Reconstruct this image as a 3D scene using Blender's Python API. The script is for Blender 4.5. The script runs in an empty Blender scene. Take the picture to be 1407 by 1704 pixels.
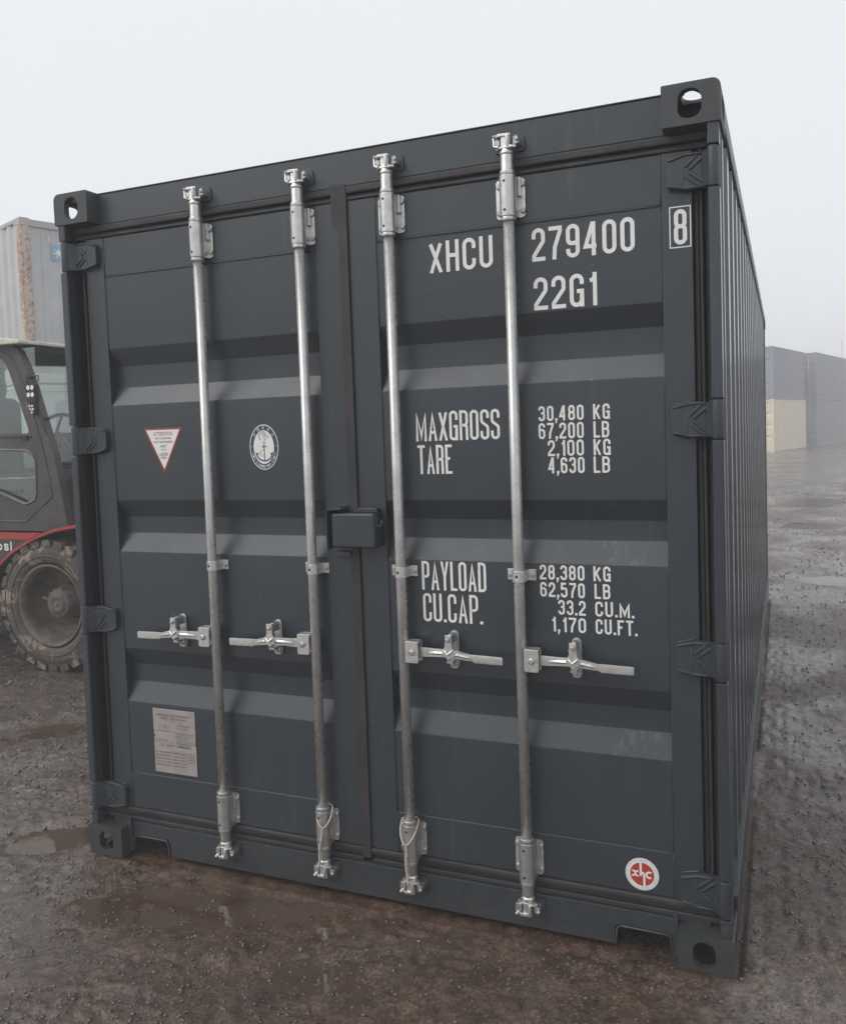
import bpy, bmesh, math, random
import numpy as np
from mathutils import Vector, Matrix
random.seed(7)
PI = math.pi
R = math.radians
sc = bpy.context.scene
COL = sc.collection

# ------------------------------------------------------------------ camera
cd = bpy.data.cameras.new('camera')
cam = bpy.data.objects.new('camera', cd)
COL.objects.link(cam)
cam.location = (2.589, -2.5309, 1.6407)
cam.rotation_euler = (1.517, 0.0340, 0.3849)
cd.sensor_fit = 'HORIZONTAL'
cd.sensor_width = 36.0
cd.lens = 1414.683 / 1407 * 36.0
cd.shift_x = -26.19 / 1407
cd.shift_y = -60.43 / 1407
cd.clip_start = 0.05
cd.clip_end = 2000
sc.camera = cam

# ------------------------------------------------------------------ light
SUN_EL, SUN_AZ = R(46), R(-48)          # azimuth measured from +Y towards +X
w = bpy.data.worlds.new("World")
sc.world = w
w.use_nodes = True
nt = w.node_tree
nt.nodes.clear()
out = nt.nodes.new('ShaderNodeOutputWorld')
bg = nt.nodes.new('ShaderNodeBackground')
sky = nt.nodes.new('ShaderNodeTexSky')
sky.sky_type = 'NISHITA'
sky.sun_disc = False
sky.sun_elevation = SUN_EL
sky.sun_rotation = SUN_AZ
sky.dust_density = 6
hs = nt.nodes.new('ShaderNodeHueSaturation')
hs.inputs['Saturation'].default_value = 0.12
mx = nt.nodes.new('ShaderNodeMix')
mx.data_type = 'RGBA'
mx.inputs[0].default_value = 0.88
mx.inputs[7].default_value = (9.6, 9.9, 10.35, 1)     # the even white of the cloud layer
nt.links.new(sky.outputs[0], hs.inputs['Color'])
nt.links.new(hs.outputs[0], mx.inputs[6])
nt.links.new(mx.outputs[2], bg.inputs['Color'])
bg.inputs['Strength'].default_value = 0.10
nt.links.new(bg.outputs[0], out.inputs[0])

sd = bpy.data.lights.new('sun', 'SUN')
sd.energy = 1.4
sd.angle = R(50)
sd.color = (1.0, 0.975, 0.94)
so = bpy.data.objects.new('sun', sd)
COL.objects.link(so)
# direction towards the sun
sv = Vector((math.sin(SUN_AZ) * math.cos(SUN_EL), -abs(math.cos(SUN_AZ)) * math.cos(SUN_EL), math.sin(SUN_EL)))
so.rotation_euler = sv.to_track_quat('Z', 'Y').to_euler()
sky.sun_rotation = math.atan2(sv.x, sv.y)

sc.view_settings.view_transform = 'Standard'
sc.view_settings.look = 'None'
sc.view_settings.exposure = 0.0
sc.view_settings.gamma = 1.0
sc.cycles.use_denoising = True
sc.cycles.max_bounces = 8
sc.cycles.volume_bounces = 2
sc.cycles.transparent_max_bounces = 12
sc.cycles.sample_clamp_indirect = 4.0


# ------------------------------------------------------------------ materials
def N(nt, t, **kw):
    n = nt.nodes.new(t)
    for k, v in kw.items():
        if k in n.inputs:
            n.inputs[k].default_value = v
        else:
            setattr(n, k, v)
    return n


def c4(c):
    return (c[0], c[1], c[2], 1)


def ramp(nt, fac, stops):
    r = nt.nodes.new('ShaderNodeValToRGB')
    el = r.color_ramp.elements
    while len(el) < len(stops):
        el.new(0.5)
    for e, (p, c) in zip(el, stops):
        e.position = p
        e.color = c4(c) if len(c) == 3 else c
    nt.links.new(fac, r.inputs[0])
    return r.outputs[0]


def noise(nt, vec, scale, detail=5, rough=0.6, dist=0.0, sx=None):
    if sx:
        m = N(nt, 'ShaderNodeMapping')
        m.inputs['Scale'].default_value = sx
        nt.links.new(vec, m.inputs[0])
        vec = m.outputs[0]
    n = nt.nodes.new('ShaderNodeTexNoise')
    n.inputs['Scale'].default_value = scale
    n.inputs['Detail'].default_value = detail
    n.inputs['Roughness'].default_value = rough
    n.inputs['Distortion'].default_value = dist
    nt.links.new(vec, n.inputs['Vector'])
    return n.outputs['Fac']


def mixc(nt, fac, a, b):
    m = nt.nodes.new('ShaderNodeMix')
    m.data_type = 'RGBA'
    for s, v in ((0, fac), (6, a), (7, b)):
        if hasattr(v, 'links') or isinstance(v, bpy.types.NodeSocket):
            nt.links.new(v, m.inputs[s])
        else:
            m.inputs[s].default_value = c4(v) if s else v
    return m.outputs[2]


def base(name):
    m = bpy.data.materials.new(name)
    m.use_nodes = True
    nt = m.node_tree
    b = nt.nodes['Principled BSDF']
    tc = nt.nodes.new('ShaderNodeTexCoord')
    return m, nt, b, tc.outputs['Object']


def bump(nt, b, h, strength, dist=0.001, prev=None):
    n = nt.nodes.new('ShaderNodeBump')
    n.inputs['Strength'].default_value = strength
    n.inputs['Distance'].default_value = dist
    nt.links.new(h, n.inputs['Height'])
    if prev:
        nt.links.new(prev, n.inputs['Normal'])
    nt.links.new(n.outputs[0], b.inputs['Normal'])
    return n.outputs[0]


def pmat(name, c1, c2=None, scale=6.0, rough=(0.4, 0.5), metal=0.0, bmp=0.0, bscale=300.0, spec=0.5,
         streak=None, streak_amt=0.0, dist=0.001, lo=0.35, hi=0.65, big=0.0, splash=0.0, chips=0.0):
    m, nt, b, v = base(name)
    c2 = c2 or c1
    f = noise(nt, v, scale)
    col = ramp(nt, f, [(lo, c1), (hi, c2)])
    if streak:
        s = noise(nt, v, 1.0, 3, 0.6, sx=(38, 38, 1.3))
        s2 = noise(nt, v, 2.2, 3)
        r1 = ramp(nt, s, [(0.55, (0, 0, 0)), (0.75, (1, 1, 1))])
        r2 = ramp(nt, s2, [(0.5, (0, 0, 0)), (0.62, (1, 1, 1))])
        mm = N(nt, 'ShaderNodeMath', operation='MULTIPLY')
        nt.links.new(r1, mm.inputs[0])
        nt.links.new(r2, mm.inputs[1])
        m2 = N(nt, 'ShaderNodeMath', operation='MULTIPLY')
        nt.links.new(mm.outputs[0], m2.inputs[0])
        m2.inputs[1].default_value = streak_amt
        col = mixc(nt, m2.outputs[0], col, streak)
    if chips:      # scuffs and chipped specks
        ch = ramp(nt, noise(nt, v, 42, 3, .5), [(0.70, (0, 0, 0)), (0.74, (1, 1, 1))])
        ch2 = ramp(nt, noise(nt, v, 2.7, 4), [(0.52, (0, 0, 0)), (0.66, (chips, chips, chips))])
        cm_ = N(nt, 'ShaderNodeMath', operation='MULTIPLY')
        nt.links.new(ch, cm_.inputs[0])
        nt.links.new(ch2, cm_.inputs[1])
        col = mixc(nt, cm_.outputs[0], col, (0.15, 0.15, 0.155))
        sc_ = ramp(nt, noise(nt, v, 1.0, 2, .5, .4, sx=(3, 3, 160)), [(0.73, (0, 0, 0)), (0.76, (chips * .5,) * 3)])
        sm_ = N(nt, 'ShaderNodeMath', operation='MULTIPLY')
        nt.links.new(sc_, sm_.inputs[0])
        nt.links.new(ch2, sm_.inputs[1])
        col = mixc(nt, sm_.outputs[0], col, (0.14, 0.14, 0.14))
    if splash:     # mud spattered up from the ground
        sz = N(nt, 'ShaderNodeSeparateXYZ')
        nt.links.new(v, sz.inputs[0])
        zr = N(nt, 'ShaderNodeMapRange')
        zr.inputs['From Min'].default_value = 0.34
        zr.inputs['From Max'].default_value = 0.0
        zr.inputs['To Min'].default_value = -0.02
        zr.inputs['To Max'].default_value = 0.20
        nt.links.new(sz.outputs[2], zr.inputs['Value'])
        za = N(nt, 'ShaderNodeMath', operation='ADD')
        nt.links.new(noise(nt, v, 26, 6, .72), za.inputs[0])
        nt.links.new(zr.outputs[0], za.inputs[1])
        zf = ramp(nt, za.outputs[0], [(0.62, (0, 0, 0)), (0.74, (splash,) * 3)])
        col = mixc(nt, zf, col, (0.085, 0.064, 0.048))
    nt.links.new(col, b.inputs['Base Color'])
    mr = N(nt, 'ShaderNodeMapRange')
    mr.inputs['From Min'].default_value = 0.3
    mr.inputs['From Max'].default_value = 0.7
    mr.inputs['To Min'].default_value = rough[0]
    mr.inputs['To Max'].default_value = rough[1]
    nt.links.new(noise(nt, v, scale * 2.3), mr.inputs['Value'])
    nt.links.new(mr.outputs[0], b.inputs['Roughness'])
    b.inputs['Metallic'].default_value = metal
    b.inputs['Specular IOR Level'].default_value = spec
    p = None
    if big:
        p = bump(nt, b, noise(nt, v, 2.6, 2, 0.4), big, 0.02)
    if bmp:
        bump(nt, b, noise(nt, v, bscale, 3), bmp, dist, p)
    return m


PAINT = (0.054, 0.064, 0.077)
M = {}
M['paint'] = pmat('dark_grey_paint', (0.0285, 0.0365, 0.0445), (0.034, 0.0425, 0.0510), scale=3.0, rough=(0.33, 0.43), bmp=0.22, bscale=420,
                  streak=(0.15, 0.16, 0.17), streak_amt=0.16, big=0.12, spec=0.6, splash=.32, chips=.8)
_t = M['paint'].node_tree
_b = _t.nodes['Principled BSDF']
_v = [n for n in _t.nodes if n.type == 'TEX_COORD'][0].outputs['Object']
_old = _b.inputs['Base Color'].links[0].from_socket
_sx = N(_t, 'ShaderNodeSeparateXYZ')
_t.links.new(_v, _sx.inputs[0])
def _cmp(sock, c, e):
    q = N(_t, 'ShaderNodeMath', operation='COMPARE')
    q.inputs[1].default_value = c
    q.inputs[2].default_value = e
    _t.links.new(sock, q.inputs[0])
    return q.outputs[0]
def _mul(a, b_, op='MULTIPLY'):
    q = N(_t, 'ShaderNodeMath', operation=op)
    _t.links.new(a, q.inputs[0])
    _t.links.new(b_, q.inputs[1])
    return q.outputs[0]
_a = _mul(_cmp(_sx.outputs[0], 2.11, .065), _cmp(_sx.outputs[2], 1.245, .037))
_c = _mul(_cmp(_sx.outputs[0], 2.16, .075), _cmp(_sx.outputs[2], 0.650, .037))
_m = _mul(_a, _c, 'ADD')
_n = ramp(_t, noise(_t, _v, 1.0, 2, .5, .3, sx=(60, 60, 1.2)), [(.53, (0, 0, 0)), (.66, (.30, .30, .30))])
_t.links.new(mixc(_t, _mul(_m, _n), _old, (0.13, 0.14, 0.155)), _b.inputs['Base Color'])
M['side'] = pmat('dark_grey_side_paint', (0.0285, 0.0365, 0.0445), (0.034, 0.0425, 0.0510), scale=3.0, rough=(0.11, 0.17), spec=0.65, splash=.8,
                 streak=(0.12, 0.12, 0.12), streak_amt=0.15)
M['channel'] = pmat('dusty_shaded_channel_paint', (0.022, 0.021, 0.022), (0.034, 0.030, 0.029), scale=7, rough=(0.55, 0.7), bmp=0.2, streak=(0.07, 0.055, 0.05), streak_amt=0.4)  # brown dust, with the shade of the recess put into the dark base colour
M['casting'] = pmat('dark_casting_paint', (0.038, 0.044, 0.050), (0.052, 0.056, 0.060), scale=9, rough=(0.5, 0.62), bmp=0.5, bscale=130, dist=0.0015,
                    streak=(0.22, 0.15, 0.08), streak_amt=0.5)
M['castlow'] = pmat('muddy_casting_paint', (0.029, 0.037, 0.042), (0.042, 0.048, 0.048), scale=11, rough=(0.3, 0.5), bmp=0.5, bscale=130, dist=0.0015,
                    streak=(0.13, 0.10, 0.05), streak_amt=0.4, splash=.35)
M['rubber'] = pmat('door_seal_rubber', (0.028, 0.0255, 0.026), (0.047, 0.041, 0.040), scale=5, rough=(0.55, 0.75), bmp=0.25, bscale=160,
                   streak=(0.10, 0.08, 0.07), streak_amt=0.4)
M['galv'] = pmat('galvanised_steel', (0.52, 0.52, 0.51), (0.66, 0.66, 0.64), scale=26, rough=(0.3, 0.42), metal=0.85, bmp=0.2, bscale=90,
                 streak=(0.30, 0.24, 0.19), streak_amt=0.5)
M['rod'] = pmat('rod_steel', (0.48, 0.47, 0.455), (0.60, 0.59, 0.575), scale=14, rough=(0.22, 0.34), metal=0.5, bmp=0.25, bscale=120,
                streak=(0.26, 0.23, 0.20), streak_amt=0.35)
M['cast_galv'] = pmat('cast_galvanised_steel', (0.60, 0.60, 0.57), (0.78, 0.77, 0.74), scale=60, rough=(0.28, 0.44), metal=0.85, bmp=0.6, bscale=170, dist=0.0015)
M['bolt'] = pmat('bolt_steel', (0.42, 0.42, 0.41), (0.58, 0.57, 0.55), scale=40, rough=(0.35, 0.5), metal=0.8, bmp=0.3)
M['hole'] = pmat('hole_black', (0.008, 0.008, 0.008), rough=(0.7, 0.8))
M['white'] = pmat('white_vinyl_lettering', (0.80, 0.785, 0.75), (0.86, 0.85, 0.82), scale=18, rough=(0.4, 0.5))
M['wood'] = pmat('floor_wood', (0.05, 0.035, 0.02), (0.09, 0.06, 0.04), scale=8, rough=(0.7, 0.8))
M['red'] = pmat('red_print', (0.46, 0.05, 0.035), rough=(0.35, 0.45))
M['redb'] = pmat('red_border_print', (0.36, 0.05, 0.05), rough=(0.35, 0.45))
M['navy'] = pmat('navy_print', (0.030, 0.055, 0.115), rough=(0.35, 0.45))
M['ink'] = pmat('grey_print', (0.09, 0.09, 0.09), rough=(0.4, 0.5))
M['inkmid'] = pmat('pale_grey_print', (0.30, 0.31, 0.31), rough=(0.4, 0.5))
M['plate'] = pmat('etched_plate_steel', (0.40, 0.355, 0.33), (0.47, 0.42, 0.40), scale=20, rough=(0.4, 0.55), metal=0.25)
M['twine'] = pmat('plaited_twine', (0.42, 0.35, 0.30), (0.58, 0.52, 0.46), scale=90, rough=(0.8, 0.9), bmp=0.8, bscale=500)


# ------------------------------------------------------------------ mesh helpers
SPLIT = {'keeper_jaw', 'weld_bead', 'bolt', 'end_rail', 'sill_gusset', 'collar', 'grease_hole', 'lens'}


class MB:
    def __init__(s):
        s.bm = bmesh.new()

    def box(s, x0, x1, y0, y1, z0, z1, mtx=None):
        vs = [s.bm.verts.new(p) for p in ((x0, y0, z0), (x1, y0, z0), (x1, y1, z0), (x0, y1, z0),
                                          (x0, y0, z1), (x1, y0, z1), (x1, y1, z1), (x0, y1, z1))]
        for f in ((0, 3, 2, 1), (4, 5, 6, 7), (0, 1, 5, 4), (1, 2, 6, 5), (2, 3, 7, 6), (3, 0, 4, 7)):
            s.bm.faces.new([vs[i] for i in f])
        if mtx is not None:
            for v in vs:
                v.co = mtx @ v.co
        return s

    def prism(s, poly, a, b, axis='y', mtx=None):
        """polygon (p,q) pushed along axis from a to b. y: (x,z); x: (y,z); z: (x,y)"""
        def P(p, q, t):
            return {'y': (p, t, q), 'x': (t, p, q), 'z': (p, q, t)}[axis]
        n = len(poly)
        A = [s.bm.verts.new(P(p, q, a)) for p, q in poly]
        B = [s.bm.verts.new(P(p, q, b)) for p, q in poly]
        s.bm.faces.new(A)
        s.bm.faces.new(B[::-1])
        for i in range(n):
            s.bm.faces.new((A[i], B[i], B[(i + 1) % n], A[(i + 1) % n]))
        if mtx is not None:
            for v in A + B:
                v.co = mtx @ v.co
        return s

    def sheet(s, prof, a, b, axis='x'):
        def P(p, q, t):
            return {'y': (p, t, q), 'x': (t, p, q), 'z': (p, q, t)}[axis]
        A = [s.bm.verts.new(P(p, q, a)) for p, q in prof]
        B = [s.bm.verts.new(P(p, q, b)) for p, q in prof]
        for i in range(len(prof) - 1):
            s.bm.faces.new((A[i], B[i], B[i + 1], A[i + 1]))
        return s

    def tube(s, pts, r, n=10, cap=True, smooth=True):
        pts = [Vector(p) for p in pts]
        rs = r if isinstance(r, (list, tuple)) else [r] * len(pts)
        rings = []
        up = None
        for i, p in enumerate(pts):
            d = (pts[min(i + 1, len(pts) - 1)] - pts[max(i - 1, 0)]).normalized()
            if up is None:
                up = Vector((0, 0, 1)) if abs(d.z) < 0.9 else Vector((1, 0, 0))
            e1 = (up - d * up.dot(d)).normalized()
            up = e1
            e2 = d.cross(e1)
            rings.append([s.bm.verts.new(p + (e1 * math.cos(2 * PI * k / n) + e2 * math.sin(2 * PI * k / n)) * rs[i]) for k in range(n)])
        for a, b in zip(rings, rings[1:]):
            for k in range(n):
                f = s.bm.faces.new((a[k], a[(k + 1) % n], b[(k + 1) % n], b[k]))
                f.smooth = smooth
        if cap:
            s.bm.faces.new(rings[0][::-1])
            s.bm.faces.new(rings[-1])
        return s

    def lathe(s, prof, origin, axis='y', n=48, smooth=True, close=False, caps=(1, 1)):
        """prof: (t along axis, radius)"""
        o = Vector(origin)
        rings = []
        for t, r in prof:
            ring = []
            for k in range(n):
                a = 2 * PI * k / n
                c, d = math.cos(a) * r, math.sin(a) * r
                v = {'y': Vector((c, t, d)), 'x': Vector((t, c, d)), 'z': Vector((c, d, t))}[axis]
                ring.append(s.bm.verts.new(o + v))
            rings.append(ring)
        pr = list(zip(rings, rings[1:]))
        if close:
            pr.append((rings[-1], rings[0]))
        for a, b in pr:
            for k in range(n):
                f = s.bm.faces.new((a[k], a[(k + 1) % n], b[(k + 1) % n], b[k]))
                f.smooth = smooth
        if not close:
            for rg, cp in ((rings[0][::-1], caps[0]), (rings[-1], caps[1])):
                if cp and len(set((round(v.co.x, 6), round(v.co.y, 6), round(v.co.z, 6)) for v in rg)) > 2:
                    s.bm.faces.new(rg)
        return s

    def done(s, name, mat, parent=None, bev=0.0, seg=2, kind=None, loc=None, smooth_all=False):
        bmesh.ops.recalc_face_normals(s.bm, faces=s.bm.faces)
        if name in SPLIT:
            s.bm.verts.ensure_lookup_table()
            seen = {}
            n = 0
            for v in s.bm.verts:
                if v in seen:
                    continue
                st = [v]
                seen[v] = n
                while st:
                    q = st.pop()
                    for e in q.link_edges:
                        r = e.other_vert(q)
                        if r not in seen:
                            seen[r] = n
                            st.append(r)
                n += 1
            if n > 1:
                last = None
                for k in range(n):
                    c = s.bm.copy()
                    c.verts.ensure_lookup_table()
                    ids = [seen[v] for v in s.bm.verts]
                    bmesh.ops.delete(c, geom=[c.verts[i] for i in range(len(ids)) if ids[i] != k], context='VERTS')
                    m2 = MB()
                    m2.bm.free()
                    m2.bm = c
                    me = bpy.data.meshes.new(name)
                    c.to_mesh(me)
                    c.free()
                    me.materials.append(mat)
                    o = bpy.data.objects.new(name, me)
                    COL.objects.link(o)
                    o.parent = parent
                    if bev:
                        m = o.modifiers.new('edge', 'BEVEL')
                        m.width = bev
                        m.segments = seg
                        m.limit_method = 'ANGLE'
                        m.angle_limit = R(38)
                    last = o
                s.bm.free()
                return last
        me = bpy.data.meshes.new(name)
        s.bm.to_mesh(me)
        s.bm.free()
        if smooth_all:
            me.shade_smooth()
        me.materials.append(mat)
        o = bpy.data.objects.new(name, me)
        COL.objects.link(o)
        if parent:
            o.parent = parent
        if loc is not None:
            o.location = loc
        if bev:
            m = o.modifiers.new('edge', 'BEVEL')
            m.width = bev
            m.segments = seg
            m.limit_method = 'ANGLE'
            m.angle_limit = R(38)
            m.harden_normals = False
        if kind:
            o['kind'] = kind
        return o


def empty(name, loc, label, cat, group=None, rz=0.0):
    o = bpy.data.objects.new(name, None)
    COL.objects.link(o)
    o.location = loc
    o.rotation_euler = (0, 0, rz)
    o.empty_display_size = 0.1
    o['label'] = label
    o['category'] = cat
    if group:
        o['group'] = group
    return o


def tag(o, label, cat, group=None):
    o['label'] = label
    o['category'] = cat
    if group:
        o['group'] = group
    return o


def boolcut(o, cutters):
    for c in cutters:
        m = o.modifiers.new('cut', 'BOOLEAN')
        m.operation = 'DIFFERENCE'
        m.solver = 'EXACT'
        m.object = c
    bpy.context.view_layer.update()
    dg = bpy.context.evaluated_depsgraph_get()
    me = bpy.data.meshes.new_from_object(o.evaluated_get(dg))
    o.modifiers.clear()
    o.data = me
    for c in cutters:
        d = c.data
        bpy.data.objects.remove(c)
        bpy.data.meshes.remove(d)
    return o


def rrect(x0, x1, z0, z1, r, n=5):
    r = min(r, (x1 - x0) / 2 - 1e-5, (z1 - z0) / 2 - 1e-5)
    pts = []
    for cx, cz, a0 in ((x1 - r, z1 - r, 0), (x0 + r, z1 - r, 90), (x0 + r, z0 + r, 180), (x1 - r, z0 + r, 270)):
        for k in range(n + 1):
            a = R(a0 + 90 * k / n)
            pts.append((cx + r * math.cos(a), cz + r * math.sin(a)))
    return pts


def roundpath(pts, closed=False, n=7):
    """pts: (x, z, r) -> polyline with rounded corners"""
    P = [(Vector((p[0], p[1])), p[2] if len(p) > 2 else 0) for p in pts]
    out = []
    m = len(P)
    for i in range(m):
        p, r = P[i]
        if r <= 0 or (not closed and i in (0, m - 1)):
            out.append(p)
            continue
        a = P[(i - 1) % m][0]
        b = P[(i + 1) % m][0]
        u = a - p
        v = b - p
        lu, lv = u.length, v.length
        u.normalize()
        v.normalize()
        ang = math.acos(max(-1, min(1, u.dot(v))))
        if ang > PI - 0.01:
            out.append(p)
            continue
        t = min(r / math.tan(ang / 2), lu * 0.5 if P[(i - 1) % m][1] > 0 else lu, lv * 0.5 if P[(i + 1) % m][1] > 0 else lv)
        rr = t * math.tan(ang / 2)
        c = p + (u + v).normalized() * (rr / math.sin(ang / 2))
        s0 = p + u * t - c
        s1 = p + v * t - c
        a0 = math.atan2(s0.y, s0.x)
        a1 = math.atan2(s1.y, s1.x)
        da = (a1 - a0 + PI) % (2 * PI) - PI
        for k in range(n + 1):
            aa = a0 + da * k / n
            out.append(c + Vector((math.cos(aa), math.sin(aa))) * rr)
    return out


def ribbon(bm, path, t, closed, y, mtx=None, clampz=None):
    """flat stroke of width t along a 2D path in the XZ plane at depth y"""
    q = [path[0]]
    for p in path[1:]:
        if (p - q[-1]).length > 1e-5:
            q.append(p)
    if closed and (q[0] - q[-1]).length < 1e-5:
        q.pop()
    m = len(q)
    L, Rr = [], []
    for i in range(m):
        if closed:
            d0 = (q[i] - q[i - 1]).normalized()
            d1 = (q[(i + 1) % m] - q[i]).normalized()
        else:
            d0 = (q[i] - q[i - 1]).normalized() if i else (q[1] - q[0]).normalized()
            d1 = (q[i + 1] - q[i]).normalized() if i < m - 1 else d0
        n0 = Vector((-d0.y, d0.x))
        n1 = Vector((-d1.y, d1.x))
        nn = n0 + n1
        if nn.length < 1e-4:
            nn = n0
        nn.normalize()
        k = min(1 / max(0.2, nn.dot(n0)), 4.0)
        L.append(q[i] + nn * t / 2 * k)
        Rr.append(q[i] - nn * t / 2 * k)
    def V(p):
        z = p.y
        if clampz:
            z = max(clampz[0], min(clampz[1], z))
        c = Vector((p.x, y, z))
        return bm.verts.new(mtx @ c if mtx is not None else c)
    A = [V(p) for p in L]
    B = [V(p) for p in Rr]
    for i in range(m if closed else m - 1):
        j = (i + 1) % m
        bm.faces.new((A[i], B[i], B[j], A[j]))


# condensed stroke lettering: every glyph = (relative width, [(points with rounding flag, closed)])
o_ = 1  # corner rounded
G = {
 '0': (1, [([(0, 0, 1), (0, 1, 1), (1, 1, 1), (1, 0, 1)], 1)]),
 '1': (.62, [([(1, 0, 0), (1, 1, 0)], 0), ([(.96, .93, 0), (.7, .82, 0), (.0, .80, 0)], 0)]),
 '2': (1, [([(0, .70, 0), (0, 1, 1), (1, 1, 1), (1, .60, .6), (0, .12, .3), (0, 0, 0), (1, 0, 0)], 0)]),
 '3': (1, [([(0, .76, 0), (0, 1, 1), (1, 1, 1), (1, .53, .7), (.35, .53, 0)], 0), ([(.35, .53, 0), (1, .53, .7), (1, 0, 1), (0, 0, 1), (0, .24, 0)], 0)]),
 '4': (1.08, [([(.74, 0, 0), (.74, 1, 0)], 0), ([(.68, 1, 0), (0, .25, 0), (1, .25, 0)], 0)]),
 '5': (1, [([(.95, 1, 0), (.04, 1, 0), (0, .5, 0)], 0), ([(0, .58, 0), (.3, .63, .3), (1, .63, 1), (1, 0, 1), (0, 0, 1), (0, .24, 0)], 0)]),
 '6': (1, [([(0, 0, 1), (0, .58, .8), (1, .58, 1), (1, 0, 1)], 1), ([(1, .76, 0), (1, 1, 1), (0, 1, 1), (0, .3, 0)], 0)]),
 '7': (1, [([(0, 1, 0), (1, 1, 0), (1, .9, .3), (.42, .35, .6), (.34, 0, 0)], 0)]),
 '8': (1, [([(0, 0, 1), (0, .52, .8), (1, .52, .8), (1, 0, 1)], 1), ([(.03, .52, .8), (.03, 1, 1), (.97, 1, 1), (.97, .52, .8)], 1)]),
 '9': (1, [([(0, .42, .8), (0, 1, 1), (1, 1, 1), (1, .42, .8)], 1), ([(0, .24, 0), (0, 0, 1), (1, 0, 1), (1, .7, 0)], 0)]),
 'X': (1.05, [([(0, 0, 0), (1, 1, 0)], 0), ([(0, 1, 0), (1, 0, 0)], 0)]),
 'H': (1, [([(0, 0, 0), (0, 1, 0)], 0), ([(1, 0, 0), (1, 1, 0)], 0), ([(0, .52, 0), (1, .52, 0)], 0)]),
 'C': (1, [([(1, .68, 0), (1, 1, 1), (0, 1, 1), (0, 0, 1), (1, 0, 1), (1, .32, 0)], 0)]),
 'U': (1, [([(0, 1, 0), (0, 0, 1), (1, 0, 1), (1, 1, 0)], 0)]),
 'G': (1, [([(1, .70, 0), (1, 1, 1), (0, 1, 1), (0, 0, 1), (.95, 0, 1), (1, .47, 0), (.5, .47, 0)], 0), ([(1, .0, 0), (1, .47, 0)], 0)]),
 'M': (1.3, [([(0, 0, 0), (0, 1, 0), (.5, .12, 0), (1, 1, 0), (1, 0, 0)], 0)]),
 'A': (1.05, [([(0, 0, 0), (.5, 1.0, 0), (1, 0, 0)], 0), ([(.2, .27, 0), (.8, .27, 0)], 0)]),
 'R': (1, [([(0, 0, 0), (0, 1, 0), (1, 1, 1), (1, .5, 1), (.06, .5, 0)], 0), ([(.5, .5, 0), (.97, .48, .5), (1, 0, 0)], 0)]),
 'O': (1, [([(0, 0, 1), (0, 1, 1), (1, 1, 1), (1, 0, 1)], 1)]),
 'S': (1, [([(1, .73, 0), (1, 1, 1), (0, 1, 1), (0, .60, 1), (1, .42, 1), (1, 0, 1), (0, 0, 1), (0, .27, 0)], 0)]),
 'T': (1, [([(0, 1, 0), (1, 1, 0)], 0), ([(.5, 0, 0), (.5, 1, 0)], 0)]),
 'E': (.9, [([(1, 1, 0), (0, 1, 0), (0, 0, 0), (1, 0, 0)], 0), ([(0, .53, 0), (.85, .53, 0)], 0)]),
 'F': (.9, [([(1, 1, 0), (0, 1, 0), (0, 0, 0)], 0), ([(0, .52, 0), (.85, .52, 0)], 0)]),
 'K': (1.05, [([(0, 0, 0), (0, 1, 0)], 0), ([(1, 1, 0), (0, .38, 0)], 0), ([(.32, .56, 0), (1, 0, 0)], 0)]),
 'L': (.85, [([(0, 1, 0), (0, 0, 0), (1, 0, 0)], 0)]),
 'B': (1, [([(0, 0, 0), (0, 1, 0), (.97, 1, 1), (.97, .53, .8), (0, .53, 0)], 0), ([(0, .53, 0), (1, .53, .8), (1, 0, 1), (0, 0, 0)], 0)]),
 'P': (1, [([(0, 0, 0), (0, 1, 0), (1, 1, 1), (1, .46, 1), (.06, .46, 0)], 0)]),
 'Y': (1.05, [([(0, 1, 0), (.5, .42, 0), (1, 1, 0)], 0), ([(.5, .45, 0), (.5, 0, 0)], 0)]),
 'D': (1, [([(0, 0, 0), (0, 1, 0), (1, 1, 1), (1, 0, 1)], 1)]),
 '.': (.0, []), ',': (.0, []), ' ': (.8, []),
 'p': (1, [([(0, -.3, 0), (0, .72, 0)], 0), ([(0, .72, 0), (1, .72, 1), (1, 0, 1), (0, 0, 0)], 0)]),
 's': (.9, [([(1, .52, 0), (1, .72, 1), (0, .72, 1), (0, .42, 1), (1, .32, 1), (1, 0, 1), (0, 0, 1), (0, .2, 0)], 0)]),
 'l': (.1, [([(0, 0, 0), (0, 1, 0)], 0)]),
}


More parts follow.
